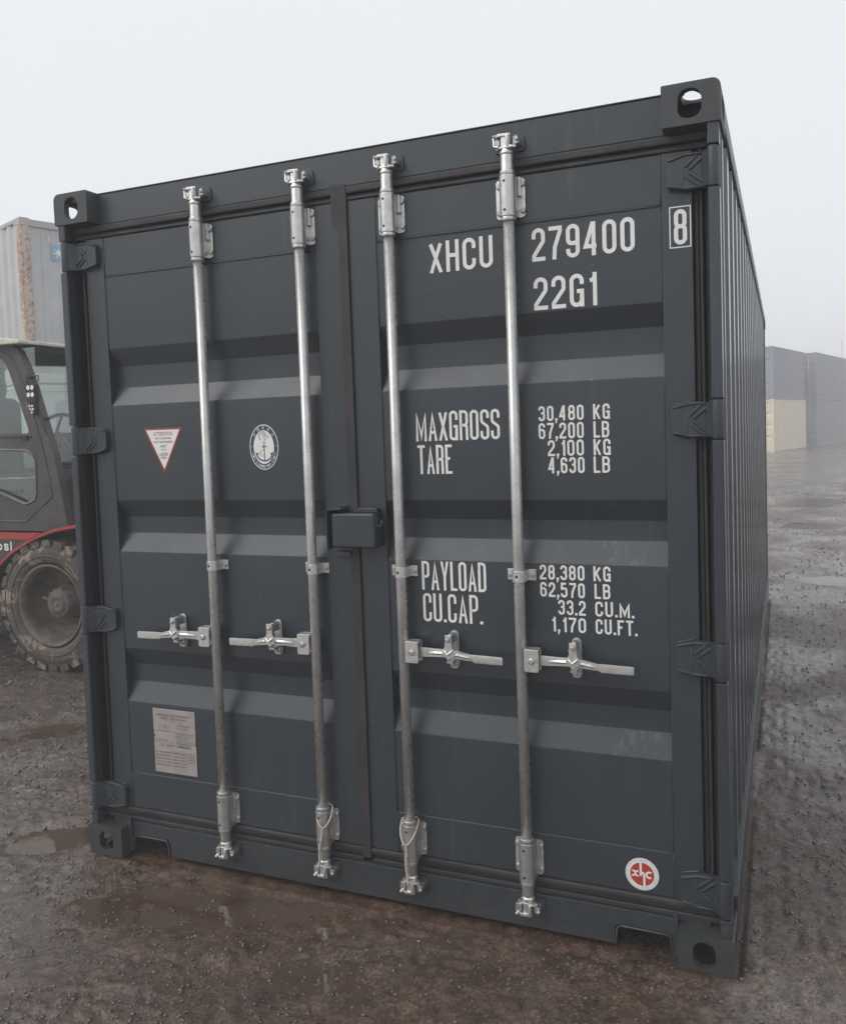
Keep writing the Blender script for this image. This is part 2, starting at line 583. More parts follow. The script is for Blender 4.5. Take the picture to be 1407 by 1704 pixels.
def strokes(bm, text, x0, x1, z0, z1, t, y, gap=0.26, dotw=0.26, mtx=None, step=0.00022):
    """text fitted between x0..x1 (total), baseline z0 to cap line z1"""
    h = z1 - z0
    gaps = 0
    tot = 0
    for i, ch in enumerate(text):
        wv = dotw if ch in '.,' else G[ch][0]
        tot += wv + (gap if i < len(text) - 1 else 0)
    u = (x1 - x0) / tot
    x = x0
    for ch in text:
        wv = dotw if ch in '.,' else G[ch][0]
        cw = wv * u
        if ch in '.,':
            q = t * 1.15
            a = x + (cw - q) / 2
            pts = [Vector((a, z0 + q / 2)), Vector((a + q, z0 + q / 2))]
            ribbon(bm, pts, q, False, y, mtx)
            if ch == ',':
                ribbon(bm, [Vector((a + q * .6, z0)), Vector((a + q * .2, z0 - q))], q * .55, False, y - step, mtx)
        for k, (pts, cl) in enumerate(G[ch][1]):
            iw = max(cw - t, 0.0)
            R0 = min(iw * 0.5, 0.3 * h)
            pp = [(x + t / 2 + px * iw, z0 + t / 2 + pz * (h - t), rr * R0) for px, pz, rr in pts]
            # strokes that end on the cap line or the base line reach it
            pp2 = []
            for i, (a, b, c) in enumerate(pp):
                if not cl and i in (0, len(pp) - 1):
                    if abs(pts[i][1] - 1) < 1e-6 and abs(pts[i][0] - pts[1 if i == 0 else -2][0]) < 0.75 and abs(pts[i][1] - pts[1 if i == 0 else -2][1]) > .2:
                        b = z0 + h
                    if abs(pts[i][1]) < 1e-6 and abs(pts[i][1] - pts[1 if i == 0 else -2][1]) > .2:
                        b = z0
                    if abs(pts[i][1] - pts[1 if i == 0 else -2][1]) < 1e-6 and pts[i][0] in (0, 1):
                        a += t / 2 * (1 if pts[i][0] == 1 else -1) * (1 if ch in 'TELFZ27' else 0)
                pp2.append((a, b, c))
            ribbon(bm, roundpath(pp2, bool(cl)), t, bool(cl), y - k * step, mtx, clampz=(z0, z1) if ch not in 'p' else None)
        x += cw + gap * u


def flat(bm, poly, y, mtx=None):
    vs = [bm.verts.new((mtx @ Vector((p[0], y, p[1]))) if mtx is not None else (p[0], y, p[1])) for p in poly]
    bm.faces.new(vs)


def ell(cx, cz, rx, rz, n=40, a0=0.0):
    return [(cx + rx * math.cos(a0 + 2 * PI * k / n), cz + rz * math.sin(a0 + 2 * PI * k / n)) for k in range(n)]


_tc = {}


def fontmesh(s):
    if s in _tc:
        return _tc[s]
    cu = bpy.data.curves.new('t', 'FONT')
    cu.body = s
    cu.resolution_u = 2
    ob = bpy.data.objects.new('t', cu)
    COL.objects.link(ob)
    bpy.context.view_layer.update()
    dg = bpy.context.evaluated_depsgraph_get()
    me = bpy.data.meshes.new_from_object(ob.evaluated_get(dg))
    vs = [(v.co.x, v.co.y) for v in me.vertices]
    fs = [tuple(p.vertices) for p in me.polygons]
    bpy.data.objects.remove(ob)
    bpy.data.curves.remove(cu)
    bpy.data.meshes.remove(me)
    _tc[s] = (vs, fs)
    return _tc[s]


def ftext(bm, s, x0, x1, z0, z1, y, rot=0.0, fit=True, mtx=None):
    """built-in font text fitted into a rectangle; rot turns it round the centre"""
    vs, fs = fontmesh(s)
    if not vs:
        return
    ax, bx = min(v[0] for v in vs), max(v[0] for v in vs)
    az, bz = min(v[1] for v in vs), max(v[1] for v in vs)
    sx = (x1 - x0) / max(bx - ax, 1e-6)
    sz = (z1 - z0) / max(bz - az, 1e-6)
    cx, cz = (x0 + x1) / 2, (z0 + z1) / 2
    V = []
    for px, pz in vs:
        a = (px - (ax + bx) / 2) * sx
        b = (pz - (az + bz) / 2) * sz
        c, d = math.cos(rot), math.sin(rot)
        co = Vector((cx + a * c - b * d, y, cz + a * d + b * c))
        V.append(bm.verts.new(mtx @ co if mtx is not None else co))
    for f in fs:
        try:
            bm.faces.new([V[i] for i in f])
        except ValueError:
            pass


def textobj(name, fn, mat, parent):
    bm = bmesh.new()
    fn(bm)
    for f in bm.faces:
        f.normal_update()
        if f.normal.y > 0:
            f.normal_flip()
    me = bpy.data.meshes.new(name)
    bm.to_mesh(me)
    bm.free()
    me.materials.append(mat)
    o = bpy.data.objects.new(name, me)
    COL.objects.link(o)
    o.parent = parent
    return o


# =================================================================== GROUND
gm, nt, b, v = base('wet_muddy_gravel')
g1 = noise(nt, v, 0.55, 4, 0.55)
g2 = noise(nt, v, 9, 8, 0.7)
g3 = noise(nt, v, 75, 4, 0.7)
wet0 = noise(nt, v, 0.8, 4, 0.6, 0.6)
sx_ = N(nt, 'ShaderNodeSeparateXYZ')
nt.links.new(v, sx_.inputs[0])
mrx = N(nt, 'ShaderNodeMapRange')
for k_, q_ in (('From Min', -0.4), ('From Max', 1.6), ('To Min', 0.10), ('To Max', -0.03)):
    mrx.inputs[k_].default_value = q_
nt.links.new(sx_.outputs[0], mrx.inputs['Value'])
wad = N(nt, 'ShaderNodeMath', operation='ADD')
nt.links.new(wet0, wad.inputs[0])
nt.links.new(mrx.outputs[0], wad.inputs[1])
wetn = wad.outputs[0]
sxg = N(nt, 'ShaderNodeSeparateXYZ')
nt.links.new(v, sxg.inputs[0])
# browner mud in front of the container, paler grey stone dust out in the yard
dg = N(nt, 'ShaderNodeVectorMath', operation='DISTANCE')
dg.inputs[1].default_value = (1.35, -0.6, 0)
nt.links.new(v, dg.inputs[0])
dm = N(nt, 'ShaderNodeMapRange')
for k_, q_ in (('From Min', 0.9), ('From Max', 2.6), ('To Min', -0.12), ('To Max', 0.12)):
    dm.inputs[k_].default_value = q_
nt.links.new(dg.outputs['Value'], dm.inputs['Value'])
da = N(nt, 'ShaderNodeMath', operation='ADD')
nt.links.new(g1, da.inputs[0])
nt.links.new(dm.outputs[0], da.inputs[1])
brown = ramp(nt, da.outputs[0], [(0.38, (0.088, 0.051, 0.032)), (0.50, (0.086, 0.058, 0.044)), (0.64, (0.118, 0.094, 0.081))])
g4 = noise(nt, v, 270, 3, 0.75)
gsum = N(nt, 'ShaderNodeMath', operation='ADD')
nt.links.new(g3, gsum.inputs[0])
nt.links.new(g4, gsum.inputs[1])
ghalf = N(nt, 'ShaderNodeMath', operation='MULTIPLY')
ghalf.inputs[1].default_value = 0.5
nt.links.new(gsum.outputs[0], ghalf.inputs[0])
grain_shading = ramp(nt, ghalf.outputs[0], [(0.41, (0.30, 0.29, 0.28)), (0.5, (0.90, 0.90, 0.90)), (0.56, (1.5, 1.47, 1.44)), (0.64, (2.4, 2.33, 2.26))])  # grain tones; light and shade between grains are put into the colour
mm = N(nt, 'ShaderNodeMix', data_type='RGBA', blend_type='MULTIPLY')
mm.inputs[0].default_value = 1.0
nt.links.new(brown, mm.inputs[6])
nt.links.new(grain_shading, mm.inputs[7])
patch = ramp(nt, g2, [(0.41, (0.62, 0.62, 0.62)), (0.60, (1.45, 1.43, 1.42))])  # broader blotches, steepened for the same painted shading
mm2 = N(nt, 'ShaderNodeMix', data_type='RGBA', blend_type='MULTIPLY')
mm2.inputs[0].default_value = 0.8
nt.links.new(mm.outputs[2], mm2.inputs[6])
nt.links.new(patch, mm2.inputs[7])
vor = N(nt, 'ShaderNodeTexVoronoi', feature='F1')
vor.inputs['Scale'].default_value = 55
nt.links.new(v, vor.inputs['Vector'])
vc = N(nt, 'ShaderNodeSeparateColor')
nt.links.new(vor.outputs['Color'], vc.inputs[0])
peb = ramp(nt, vc.outputs[0], [(0.965, (0, 0, 0)), (0.99, (.5, .5, .5))])
colf = mixc(nt, peb, mm2.outputs[2], (0.13, 0.11, 0.095))
nt.links.new(colf, b.inputs['Base Color'])
# how wet: smooth water film where the wetness noise is high
wr = ramp(nt, wetn, [(0.40, (0.46, 0.46, 0.46)), (0.58, (0.16, 0.16, 0.16))])
wr2 = ramp(nt, g2, [(0.3, (0.75, 0.75, 0.75)), (0.7, (1.25, 1.25, 1.25))])
rm = N(nt, 'ShaderNodeMath', operation='MULTIPLY')
nt.links.new(wr, rm.inputs[0])
nt.links.new(wr2, rm.inputs[1])
nt.links.new(rm.outputs[0], b.inputs['Roughness'])
b.inputs['Specular IOR Level'].default_value = 0.5
nt.links.new(ramp(nt, wetn, [(0.40, (0.10, 0.10, 0.10)), (0.56, (0.7, 0.7, 0.7))]), b.inputs['Coat Weight'])
b.inputs['Coat Roughness'].default_value = 0.13
b.inputs['Coat IOR'].default_value = 1.45
cbn = N(nt, 'ShaderNodeBump')
cbn.inputs['Strength'].default_value = 0.35
cbn.inputs['Distance'].default_value = 0.006
nt.links.new(g3, cbn.inputs['Height'])
nt.links.new(cbn.outputs[0], b.inputs['Coat Normal'])
p1 = bump(nt, b, g2, 0.45, 0.02)
p2 = bump(nt, b, ghalf.outputs[0], 0.8, 0.008, p1)
vor2 = N(nt, 'ShaderNodeTexVoronoi', feature='F1')
vor2.inputs['Scale'].default_value = 95
nt.links.new(v, vor2.inputs['Vector'])
bump(nt, b, vor2.outputs['Distance'], -0.4, 0.006, p2)
M['ground'] = gm

wm, nt, b, v = base('muddy_puddle_water')
wc = noise(nt, v, 3.0, 5, 0.6, 0.5)
nt.links.new(ramp(nt, wc, [(0.35, (0.060, 0.038, 0.025)), (0.7, (0.088, 0.058, 0.038))]), b.inputs['Base Color'])
b.inputs['Roughness'].default_value = 0.045
b.inputs['Specular IOR Level'].default_value = 0.5
bump(nt, b, noise(nt, v, 14, 2, 0.5), 0.06, 0.004)
M['water'] = wm


def vnoise(X, Y, s, seed):
    x = X / s
    y = Y / s
    xi = np.floor(x).astype(np.int64)
    yi = np.floor(y).astype(np.int64)
    fx = x - xi
    fy = y - yi
    fx = fx * fx * (3 - 2 * fx)
    fy = fy * fy * (3 - 2 * fy)
    def h(a, b):
        n = (a * 374761393 + b * 668265263 + seed * 362437) & 0x7fffffff
        n = (n ^ (n >> 13)) * 1274126177 & 0x7fffffff
        return ((n ^ (n >> 16)) & 0xffff) / 65535.0
    a = h(xi, yi)
    b_ = h(xi + 1, yi)
    c = h(xi, yi + 1)
    d = h(xi + 1, yi + 1)
    return (a * (1 - fx) + b_ * fx) * (1 - fy) + (c * (1 - fx) + d * fx) * fy - 0.5


PUD = [  # centre x, y, radii, turn, depth  (hollows in the ground; water stands where they fall under WATER)
    (0.30, -0.62, 0.42, 0.22, 0.4, 0.0135), (-0.24, 0.07, 0.26, 0.13, 0.5, 0.028), (0.62, -0.20, 0.70, 0.18, 0.25, 0.0172), (-1.45, 0.95, 0.55, 0.22, 0.7, 0.021),
    (3.35, 6.85, 0.62, 0.36, 0.0, 0.045), (2.95, 11.5, 0.7, 0.6, 0.1, 0.035), (-0.05, -0.50, 0.40, 0.12, 0.6, 0.0140),
    (-0.95, 0.52, 0.4, 0.12, 0.6, 0.0155), (4.6, 9.0, 1.2, 0.8, 0.3, 0.03), (2.9, 15.5, 1.6, 1.2, 0.2, 0.035), (1.15, -0.42, 0.35, 0.10, 0.3, 0.0150),
]
WATER = -0.0185


def gheight(X, Y):
    far = np.clip((np.hypot(X - 2.5, Y) - 10) / 30, 0, 1)
    rut = vnoise(X * 0.7 + Y * 0.9, Y * 0.35 - X * 0.3, 0.30, 9)
    z = 0.030 * vnoise(X, Y, 1.3, 1) + 0.020 * vnoise(X + 3, Y, 0.42, 2) + 0.012 * rut
    z = z + 0.011 * vnoise(X, Y, 0.13, 3) + 0.009 * np.abs(vnoise(X, Y, 0.055, 4)) * 2 + 0.007 * vnoise(X, Y, 0.027, 5) + 0.004 * vnoise(X, Y, 0.014, 6)
    wrink = np.clip((0.9 - X - 0.3 * Y) / 0.6, 0, 1) * np.clip((Y + 1.4) / .2, 0, 1)
    z = z + wrink * (0.012 * np.abs(vnoise(X * .5 + Y * .9, Y * .6 - X * 1.1, 0.045, 21)) - .003 + 0.006 * np.abs(vnoise(X + Y, (Y - X) * .45, .021, 22)))
    z = z + 0.001
    for cx, cy, rx, ry, t, dp in PUD:
        dx, dy = X - cx, Y - cy
        u = dx * math.cos(t) + dy * math.sin(t)
        v_ = -dx * math.sin(t) + dy * math.cos(t)
        d = np.sqrt((u / rx) ** 2 + (v_ / ry) ** 2) + 0.35 * vnoise(X, Y, 0.35, 11)
        k = np.clip(1.35 - d, 0, 1)
        k = k * k * (3 - 2 * k)
        z = z * (1 - 0.72 * k) - dp * k
    # ground trodden flat where the container, the vehicle wheels and the stacks stand
    inside = (X > -0.02) & (X < 2.46) & (Y > 0.0) & (Y < 6.08)
    z = np.where(inside, np.minimum(z, -0.004) * 0.7, z)
    dd = np.maximum(np.maximum(-X, X - 2.44), np.maximum(-Y, Y - 6.06))
    near = np.clip(1 - dd / 0.12, 0, 1)
    z = np.where(dd > 0, np.minimum(z, 0.010 + (1 - near) * 0.03), z)
    z = z * (1 - far) + far * np.clip(z, -0.004, 0.03) * 0.6
    hill = np.clip((Y - 24) / 80, 0, 1)
    return z + 0 * hill


def axis_steps(marks):
    out = [marks[0][0]]
    for (a, s0), (b_, s1) in zip(marks, marks[1:]):
        x = a
        L_ = b_ - a
        while x < b_ - 1e-6:
            f = (x - a) / L_
            x += s0 + (s1 - s0) * f
            out.append(min(x, b_))
    return np.unique(np.round(np.array(out), 4))


xs = axis_steps([(-320, 60), (-40, 6), (-8, .2), (-3.2, .035), (-1.0, .014), (0.0, .0095), (3.0, .0095), (3.6, .02), (6, .12), (12, .5), (40, 6), (320, 60)])
ys = axis_steps([(-320, 60), (-20, 2), (-2.6, .1), (-0.95, .012), (-0.85, .0095), (0.15, .0095), (1.0, .016), (3.0, .03), (8, .05), (16, .10), (55, .6), (90, 8), (380, 60)])
X, Y = np.meshgrid(xs, ys)
Z = gheight(X, Y)
nx, ny = len(xs), len(ys)
co = np.stack([X, Y, Z], -1).reshape(-1, 3)
idx = np.arange(nx * ny).reshape(ny, nx)
quads = np.stack([idx[:-1, :-1], idx[:-1, 1:], idx[1:, 1:], idx[1:, :-1]], -1).reshape(-1, 4)
me = bpy.data.meshes.new('ground')
me.vertices.add(len(co))
me.vertices.foreach_set('co', co.astype(np.float32).ravel())
me.loops.add(quads.size)
me.loops.foreach_set('vertex_index', quads.astype(np.int32).ravel())
me.polygons.add(len(quads))
me.polygons.foreach_set('loop_start', (np.arange(len(quads)) * 4).astype(np.int32))
me.update(calc_edges=True)
me.shade_smooth()
me.materials.append(gm)
gr = bpy.data.objects.new('ground', me)
COL.objects.link(gr)
gr['kind'] = 'structure'

# standing water: one level sheet, its shores are where the ground rises through it
mb = MB()
vs = [mb.bm.verts.new(p) for p in ((-9, -3.0, WATER), (14, -3.0, WATER), (14, 26, WATER), (-9, 26, WATER))]
mb.bm.faces.new(vs)
mb.done('puddle_water', M['water'], kind='structure')

# loose stones, one uncountable scatter
def stones(n, region, smin, smax, name_, mat, seed):
    rng = np.random.default_rng(seed)
    ico = bmesh.new()
    bmesh.ops.create_icosphere(ico, subdivisions=1, radius=1)
    bv = np.array([v.co[:] for v in ico.verts])
    bf = np.array([[v.index for v in f.verts] for f in ico.faces])
    ico.free()
    x0, x1, y0, y1 = region
    px = rng.uniform(x0, x1, n)
    py = y0 + (y1 - y0) * rng.uniform(0, 1, n) ** 1.5
    dens = vnoise(px, py, 0.5, 33) + 0.5 * vnoise(px, py, 0.12, 34)
    ok = (dens > rng.uniform(-0.55, 0.35, n)) & ~((px > 0.0) & (px < 2.44) & (py > 0.0) & (py < 6.06))
    pz = gheight(px, py)
    ok &= pz > WATER - 0.002
    px, py, pz = px[ok], py[ok], pz[ok]
    n = len(px)
    s = smin + (smax - smin) * rng.uniform(0, 1, n) ** 7
    s = s * (1 + np.clip(py, 0, 12) * 0.12)
    sc3 = np.stack([s * rng.uniform(.7, 1.3, n), s * rng.uniform(.7, 1.2, n), s * rng.uniform(.4, .8, n)], -1)
    ang = rng.uniform(0, 2 * np.pi, n)
    jit = 1 + rng.uniform(-.25, .25, (n, len(bv), 1))
    V = bv[None] * jit * sc3[:, None, :]
    c, d = np.cos(ang)[:, None], np.sin(ang)[:, None]
    Vx = V[..., 0] * c - V[..., 1] * d
    Vy = V[..., 0] * d + V[..., 1] * c
    V = np.stack([Vx + px[:, None], Vy + py[:, None], V[..., 2] + pz[:, None] + s[:, None] * 0.15], -1)
    F = bf[None] + (np.arange(n) * len(bv))[:, None, None]
    me = bpy.data.meshes.new(name_)
    me.vertices.add(n * len(bv))
    me.vertices.foreach_set('co', V.astype(np.float32).ravel())
    me.loops.add(F.size)
    me.loops.foreach_set('vertex_index', F.astype(np.int32).ravel())
    me.polygons.add(n * len(bf))
    me.polygons.foreach_set('loop_start', (np.arange(n * len(bf)) * 3).astype(np.int32))
    me.update(calc_edges=True)
    me.materials.append(mat)
    o = bpy.data.objects.new(name_, me)
    COL.objects.link(o)
    return o


sm, nt, b, v = base('wet_gravel_stone')
vor = N(nt, 'ShaderNodeTexVoronoi', feature='F1')
vor.inputs['Scale'].default_value = 40
nt.links.new(v, vor.inputs['Vector'])
vc = N(nt, 'ShaderNodeSeparateColor')
nt.links.new(vor.outputs['Color'], vc.inputs[0])
nt.links.new(ramp(nt, vc.outputs[1], [(0.0, (0.060, 0.047, 0.041)), (0.55, (0.090, 0.073, 0.063)), (0.95, (0.11, 0.09, 0.078)), (0.997, (0.26, 0.22, 0.19))]), b.inputs['Base Color'])
b.inputs['Roughness'].default_value = 0.30
b.inputs['Coat Weight'].default_value = 0.7
b.inputs['Coat Roughness'].default_value = 0.1
bump(nt, b, noise(nt, v, 160, 4), 0.5, 0.004)
M['stone'] = sm
gv = stones(90000, (-1.2, 3.6, -1.0, 1.6), 0.0009, 0.0078, 'gravel', sm, 5)
gv['kind'] = 'stuff'
tag(gv, 'loose wet gravel strewn over the muddy ground in front of the container', 'gravel')
gv2 = stones(80000, (2.3, 8.0, 0.5, 22.0), 0.0015, 0.0075, 'gravel', sm, 6)
gv2['kind'] = 'stuff'
tag(gv2, 'loose wet gravel strewn over the yard beside the container side wall', 'gravel')
gv3 = stones(16000, (-4.0, -0.1, 0.0, 5.0), 0.003, 0.014, 'gravel', sm, 8)
gv3['kind'] = 'stuff'
tag(gv3, 'loose wet gravel strewn over the ground around the vehicle wheels', 'gravel')

# =================================================================== MAIN CONTAINER
Wd, Hg, Ln = 2.438, 2.591, 6.058
box = empty('shipping_container', (0, 0, 0), 'dark grey painted shipping container with closed doors, silver locking rods and white lettering', 'shipping container')


def casting(x0, top, y0, mat, parent, sideX):
    """hollow corner casting with an opening in its end, side and top (or bottom)"""
    z0 = Hg - 0.118 if top else 0.0
    x1, z1, y1 = x0 + 0.162, z0 + 0.118, y0 + 0.178
    r = 0.024
    # outer corner rounded in the XZ outline
    pts = []
    for cx, cz, a0, rr in ((x1, z1, 0, r if (sideX > 0 and top) else 0.004), (x0, z1, 90, r if (sideX < 0 and top) else 0.004),
                           (x0, z0, 180, r if (sideX < 0 and not top) else 0.004), (x1, z0, 270, r if (sideX > 0 and not top) else 0.004)):
        qx = cx - rr if cx == x1 else cx + rr
        qz = cz - rr if cz == z1 else cz + rr
        for k in range(7):
            a = R(a0 + 90 * k / 6)
            pts.append((qx + rr * math.cos(a), qz + rr * math.sin(a)))
    mb = MB()
    mb.prism(pts, y0, y1, 'y')
    o = mb.done('corner_casting', mat, parent)
    t = 0.024
    cut = []
    c = MB()
    c.box(x0 + t, x1 - t, y0 + t, y1 - t, z0 + t, z1 - t)
    cut.append(c.done('c', mat))
    cx, cz, cy = (x0 + x1) / 2, (z0 + z1) / 2, (y0 + y1) / 2
    c = MB()
    e0, e1 = (y0 - .05, y0 + t + .01) if y0 < 3 else (y1 - t - .01, y1 + .05)
    ex = cx - 0.004 * sideX
    c.prism(rrect(ex - .033, ex + .033, cz - .041, cz + .041, .030, 8), e0, e1, 'y')
    cut.append(c.done('c', mat))
    c = MB()
    s0, s1 = (x0 - .05, x0 + t + .01) if sideX < 0 else (x1 - t - .01, x1 + .05)
    c.prism(rrect(cy - .040, cy + .040, cz - .032, cz + .032, .026, 6), s0, s1, 'x')
    cut.append(c.done('c', mat))
    c = MB()
    t0, t1 = (z1 - t - .01, z1 + .05) if top else (z0 - .05, z0 + t + .01)
    c.prism(rrect(cx - .032, cx + .032, cy - .062, cy + .062, .032, 8), t0, t1, 'z')
    cut.append(c.done('c', mat))
    boolcut(o, cut)
    m = o.modifiers.new('edge', 'BEVEL')
    m.width = 0.003
    m.segments = 2
    m.limit_method = 'ANGLE'
    m.angle_limit = R(40)
    return o


def container_shell(parent, pm, cm, cl, gm_, L_, detail=True, flat_end=False, frame=None):
    """posts, rails, walls, roof and floor of a container whose door end lies at y = 0"""
    frame = frame or pm
    for x0, sx in ((0.0, -1), (Wd - 0.162, 1)):
        for y0 in (0.0, L_ - 0.178):
            for top in (True, False):
                casting(x0, top, y0, cm if top else cl, parent, sx)
    # side walls
    def side(sx):
        xo = Wd - 0.010 if sx > 0 else 0.010
        prof = []
        y = 0.150
        pitch = [(0.072, 0), (0.068, 1), (0.070, 1), (0.068, 0)]
        prof.append((y, 0))
        st = 0
        while y < L_ - 0.22:
            ln, dstate = pitch[st % 4]
            y += ln
            prof.append((y, dstate))
            st += 1
        prof.append((L_ - 0.12, prof[-1][1]))
        mb = MB()
        mb.sheet([(xo - sx * 0.036 * d, yy) for yy, d in prof], 0.162, 2.522, 'z')
        return mb.done('side_wall', M['side'] if pm is M['paint'] else pm, parent)
    side(1)
    side(-1)
    for sx in (1, -1):
        a, c = (Wd - 0.060, Wd - 0.002) if sx > 0 else (0.002, 0.060)
        mb = MB()
        mb.box(a, c, 0.178, L_ - 0.178, 2.520, 2.580)
        mb.done('top_side_rail', frame, parent, bev=0.004)
        mb = MB()
        a2, c2 = (Wd - 0.055, Wd + 0.002) if sx > 0 else (-0.002, 0.055)
        mb.box(a2, c2, 0.178, L_ - 0.178, 0.150, 0.162)
        mb.box(a2 + (0.0 if sx < 0 else 0.047), c2 - (0.047 if sx < 0 else 0.0), 0.178, L_ - 0.178, 0.030, 0.150)
        mb.box(a2 + (0.005 if sx < 0 else 0), c2 - (0.005 if sx > 0 else 0), 0.178, L_ - 0.178, 0.018, 0.030)
        mb.done('bottom_side_rail', frame, parent, bev=0.002)
    # roof with cross corrugations, end wall
    prof = [(0.11, 2.568)]
    y = 0.30
    while y < L_ - 0.35:
        prof += [(y, 2.568), (y + .02, 2.548), (y + .11, 2.548), (y + .13, 2.568)]
        y += 0.209
    prof.append((L_ - 0.06, 2.568))
    mb = MB()
    mb.sheet(prof, 0.05, Wd - 0.05, 'x')
    mb.done('roof', pm, parent)
    mb = MB()
    prof = [(0.16, L_ - 0.02)]
    x = 0.20
    while x < Wd - 0.30:
        prof += [(x, L_ - .02), (x + .04, L_ - .06), (x + .13, L_ - .06), (x + .17, L_ - .02)]
        x += 0.25
    prof.append((Wd - 0.16, L_ - 0.02))
    mb.sheet(prof, 0.118, 2.50, 'z')
    mb.done('end_wall', pm, parent)
    mb = MB()
    mb.box(0.162, Wd - 0.162, L_ - 0.10, L_ - 0.005, 2.50, 2.58)
    mb.box(0.162, Wd - 0.162, L_ - 0.10, L_ - 0.005, 0.03, 0.16)
    mb.done('end_rail', frame, parent, bev=0.004)
    mb = MB()
    mb.box(0.03, Wd - 0.03, 0.12, L_ - 0.1, 0.135, 0.149)
    for k in range(18):
        yy = 0.3 + k * (L_ - 0.6) / 17
        mb.box(0.06, Wd - 0.06, yy, yy + .045, 0.02, 0.134)
    mb.done('floor', M['wood'], parent)
    for x0 in (0.004, Wd - 0.12):
        mb = MB()
        mb.box(x0, x0 + 0.116, L_ - 0.14, L_ - 0.004, 0.118, 2.473)
        mb.done('corner_post', frame, parent, bev=0.006)


container_shell(box, M['paint'], M['casting'], M['castlow'], gm, Ln)

ZH = (2.355, 1.645, 0.940, 0.232)      # hinge heights
# front corner posts: an outer strip interrupted at each hinge and a recessed inner plate
for sx in (-1, 1):
    def mx_(x):
        return x if sx < 0 else Wd - x
    mb = MB()
    spans = []
    z = 2.473
    for hz in ZH:
        spans.append((hz + 0.060, z))
        z = hz - 0.060
    spans.append((0.118, z))
    for a, c in spans:
        x0, x1 = sorted((mx_(0.007), mx_(0.040)))
        mb.prism(rrect(x0, x1, 0.006, 0.020, 0.006, 3), a, c, 'z')
        mb.box(x0, x1, 0.013, 0.045, a, c)
    mb.done('corner_post', M['side'], box, bev=0.002)
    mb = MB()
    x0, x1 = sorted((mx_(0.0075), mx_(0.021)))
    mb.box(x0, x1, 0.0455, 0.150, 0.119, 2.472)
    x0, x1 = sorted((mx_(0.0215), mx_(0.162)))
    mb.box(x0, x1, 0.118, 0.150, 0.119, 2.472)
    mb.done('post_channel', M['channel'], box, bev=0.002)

# header and sill
mb = MB()
mb.box(0.1625, Wd - 0.1625, 0.056, 0.120, 2.470, 2.583)
mb.box(0.1625, Wd - 0.1625, 0.053, 0.130, 2.5835, 2.5885)
mb.box(0.07, Wd - 0.07, 0.100, 0.130, 2.395, 2.4695)
mb.done('header', M['paint'], box, bev=0.003)
sill = [(0.1625, 0.130), (Wd - 0.1625, 0.130), (Wd - 0.1625, 0.012), (Wd - 0.178, 0.012), (Wd - 0.186, 0.066), (Wd - 0.196, 0.076), (Wd - 0.345, 0.078),
        (Wd - 0.356, 0.068), (Wd - 0.358, 0.014), (0.358, 0.014), (0.356, 0.068), (0.345, 0.078), (0.196, 0.076), (0.186, 0.066), (0.178, 0.012), (0.1625, 0.012)]
mb = MB()
mb.prism(sill, 0.050, 0.062, 'y')
mb.box(0.07, Wd - 0.07, 0.0625, 0.140, 0.079, 0.1295)
for x0 in (0.1785, Wd - 0.3575):
    pth = [(x0 + .001, 0.014), (x0 + .008, 0.067), (x0 + .018, 0.0755), (x0 + .16, 0.0775), (x0 + .171, 0.069), (x0 + .176, 0.014)]
    if x0 > 1:
        pth = [(2 * x0 + .179 - a, c) for a, c in pth]
    for (a, c), (d, e) in zip(pth, pth[1:]):
        mb.tube([(a, 0.046, c), (d, 0.046, e)], 0.0035, 6)
mb.done('door_sill', M['paint'], box, bev=0.0025)
# pieces of plate that stiffen the sill beside the castings
mb = MB()
mb.box(0.163, 0.1775, 0.040, 0.0495, 0.012, 0.150)
mb.box(Wd - 0.1775, Wd - 0.163, 0.040, 0.0495, 0.012, 0.150)
mb.done('sill_gusset', M['castlow'], box, bev=0.002)

CZ = [(1.995, 1.928, 1.846, 1.777), (1.409, 1.343, 1.279, 1.208), (0.826, 0.758, 0.688, 0.613)]
FY = 0.060


